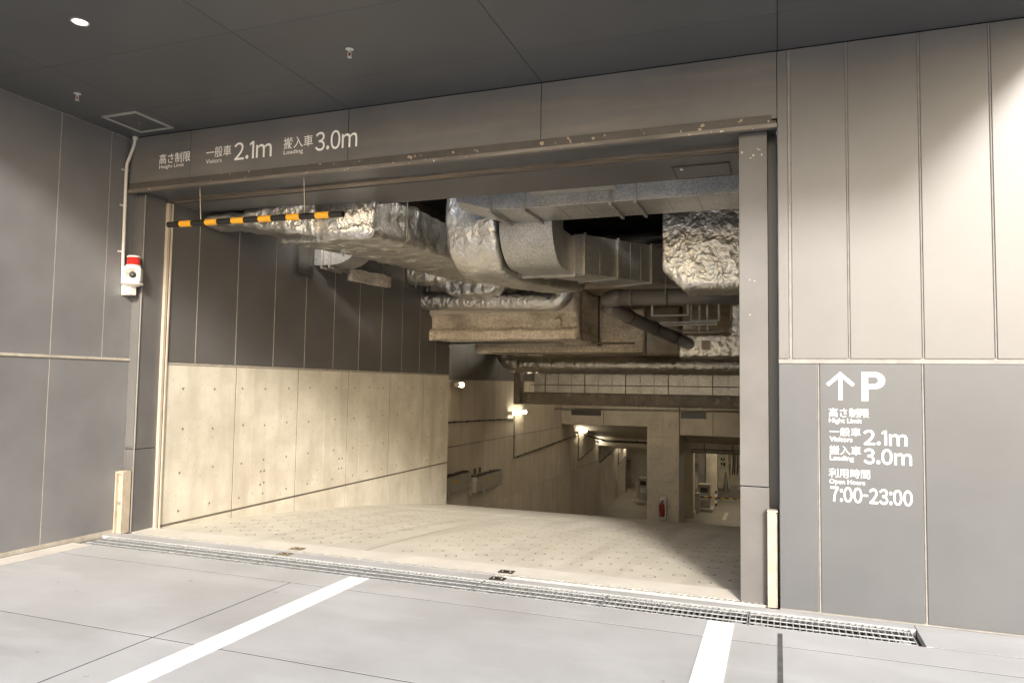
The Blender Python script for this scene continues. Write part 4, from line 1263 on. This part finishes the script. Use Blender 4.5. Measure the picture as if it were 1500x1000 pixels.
# foil pipe on the beam
J = thing('foil_pipe', 'foil wrapped pipe along the sprayed beam, with its elbow turned up at the right', 'pipe', (-5, 6.68, 3.1))
pj = [((XI-.02, 6.66, 3.165), .34, .34), ((-3.80, 6.66, 3.09), .34, .34)]
for p in arc((-3.80, 6.66, 3.33), .24, 270, 350, 8, (1, 0, 0), (0, 0, 1)): pj.append((tuple(p), .34, .34))
pj.append(((-3.55, 6.66, 3.55), .33, .33))
ducto('pipe_body', pj, FOIL, J, circ=22, step=.03, disp=crumple(.004, 3, 14), right=(0, 1, 0))
K = thing('insulated_duct', 'small quilted foil duct hanging above the foil pipe', 'duct', (-5.2, 6.35, 3.3))
ducto('duct_body', [((-6.0, 6.30, 3.66), .4, .30), ((-5.62, 6.30, 3.46), .44, .50), ((-5.3, 6.30, 3.44), .46, .52), ((-4.75, 6.30, 3.46), .46, .50), ((-4.55, 6.30, 3.52), .42, .36)], FOIL, K, rad=.05, k=10, step=.03, disp=quilt(.2, .014, .010, 6))
box('dark_duct_mouth', -4.45, -4.12, 6.60, 6.75, 3.19, 3.6, DARK, K)
# far foil pipe, galvanised duct and steel beam
Pp = thing('foil_pipe', 'long crumpled foil pipe crossing high over the lower ramp', 'pipe', (-4, 12.9, 2.15))
pp = [((X2+.25, 12.9, 3.2), .46, .46), ((X2+.25, 12.9, 2.6), .46, .46)]
for p in arc((X2+.65, 12.9, 2.55), .40, 180, 270, 8, (1, 0, 0), (0, 0, 1)): pp.append((tuple(p), .46, .46))
pp.append(((.30, 12.9, 2.15), .45, .45))
ducto('pipe_body', pp, FOILC, Pp, circ=20, step=.035, disp=crumple(.02, 9, 11), right=(0, 1, 0))
Q = thing('galvanised_duct', 'warm lit galvanised duct with many seams, below the far foil pipe', 'duct', (-3.6, 13.6, 1.4))
box('duct_body', -6.32, .30, 13.30, 14.1, 1.405, 1.95, SPANG, Q, bev=.003)
for i in range(17):
    x = -6.0+i*.37
    MB().box(x-.012, x+.012, 13.275, 13.299, 1.40, 1.95).build('seam', STEEL if i % 3 == 0 else SPANGD, Q)
MB().tube([(-6.4, 13.25, 1.60), (.3, 13.25, 1.62)], .010, 6).build('wire', CONDM, Q)
Rr = thing('steel_beam', 'dark painted steel beam crossing below the seamed duct', 'beam', (-3.7, 13.4, 1.05))
box('web', -6.68, .30, 13.32, 13.36, 1.10, 1.37, STEEL, Rr)
box('top_flange', -6.68, .30, 13.18, 13.50, 1.371, 1.40, STEEL, Rr)
box('bottom_flange', -6.68, .30, 13.18, 13.50, 1.065, 1.099, STEEL, Rr)
box('end_post', -6.86, -6.69, 13.12, 13.5, 1.06, 2.0, STEEL, Rr)
for x in (-6.45, -3.35, -3.10): box('stiffener', x-.06, x+.06, 13.30, 13.318, 1.10, 1.37, STEEL, Rr)
for x in (-6.5, -3.5, -2.95):
    for z in (1.16, 1.24, 1.32): MB().lathe([(.016, 0), (.016, .012)], (x, 13.30, z), (0, -1, 0), 8).build('bolt', RODM, Rr)
t = thing('service_pipe', 'thin pale pipe running level under the dark steel beam', 'pipe', (-3, 13.2, .98), 'pipes under the steel beam')
MB().tube([(-5.7, 13.2, .955), (.3, 13.2, 1.02)], .022, 8).build('pipe', RODM, t, True)
for x in (-4.6, -3.4, -2.2): MB().tube([(x, 13.2, .97), (x, 13.2, 1.064)], .012, 6).build('hanger_rod', RODM, t)
for (x0, x1, lab) in ((-5.25, -4.45, 'left black board under the steel beam'), (-2.35, -1.72, 'right black board under the steel beam, near the column top')):
    t = thing('hanging_board', lab, 'board', ((x0+x1)/2, 13.3, .9), 'black boards under the steel beam')
    box('board', x0, x1, 13.28, 13.34, .80, .99, BLACK, t)
    for x in (x0+.08, x1-.08): MB().tube([(x, 13.31, .99), (x, 13.31, 1.064)], .01, 6).build('hook', RODM, t)
# crumpled foil boxes and frames by the right jamb
Wf = thing('insulated_duct', 'crumpled foil duct box by the right jamb, above the long foil pipe', 'duct', (-1, 9.2, 2.3))
ducto('duct_body', [((-1.86, 9.4, 2.43), .6, .46), ((-1.1, 9.4, 2.43), .6, .46), ((.28, 9.4, 2.5), .6, .60)], FOILC, Wf, rad=.05, k=10, step=.03, disp=crumple(.016, 12, 10))
ducto('riser', [((-.62, 9.1, 2.6), .5, .4), ((-.6, 9.1, 3.36), .5, .4)], FOILC, Wf, rad=.05, k=8, step=.03, disp=crumple(.016, 13, 10), right=(1, 0, 0))
box('tag_plate', -1.42, -1.26, 9.03, 9.045, 2.34, 2.52, CREAM, Wf)
Fr = thing('duct_frame', 'stacked galvanised frames in the dark gap above the foil box', 'frame', (-1.6, 8.8, 2.7))
for (x0, x1, y, z0, z1) in ((-2.35, -1.62, 8.6, 2.98, 3.25), (-2.2, -1.1, 8.7, 2.80, 2.88), (-1.62, -1.05, 8.75, 2.88, 3.28), (-2.1, -1.2, 9.3, 2.62, 2.68), (-2.0, -1.0, 9.2, 2.72, 2.76)):
    f_ = MB()
    f_.box(x0, x1, y, y+.05, z0, z0+.03).box(x0, x1, y, y+.05, z1-.03, z1).box(x0, x0+.04, y+.002, y+.048, z0+.031, z1-.031 if z1-z0 > .07 else z0+.035).box(x1-.04, x1, y+.002, y+.048, z0+.031, z1-.031 if z1-z0 > .07 else z0+.035)
    f_.build('frame_bar', SPANGD, Fr)
for x in (-1.45, -1.30): box('upright', x-.02, x+.02, 8.9, 8.94, 2.70, 3.3, SPANGD, Fr)
W2 = thing('sprayed_duct', 'brown sprayed duct drop between the girder and the foil box', 'duct', (-2.2, 10, 2.2))
ducto('duct_body', [((-2.28, 9.9, 3.3), .72, .5), ((-2.28, 9.9, 2.26), .72, .5)], pm('brown_wrap', (.26, .215, .15), .6, .2, .15, 3, bump=.5, bscale=9, bdist=.02), W2, rad=.05, k=5, step=.08, disp=spray(.012, 9), right=(1, 0, 0))
em = thing('exit_lamp', 'small lit white lamp hanging at the end of the girder', 'lamp', (-2.78, 9.3, 2.63))
box('lamp_box', -2.83, -2.74, 9.28, 9.36, 2.60, 2.68, pm('lit_white', (.9, .9, .9), .4, emit=((.9, .95, 1.0), 6.0)), em)
box('bracket', -2.82, -2.76, 9.37, 9.40, 2.3, 2.72, BLACK, em)
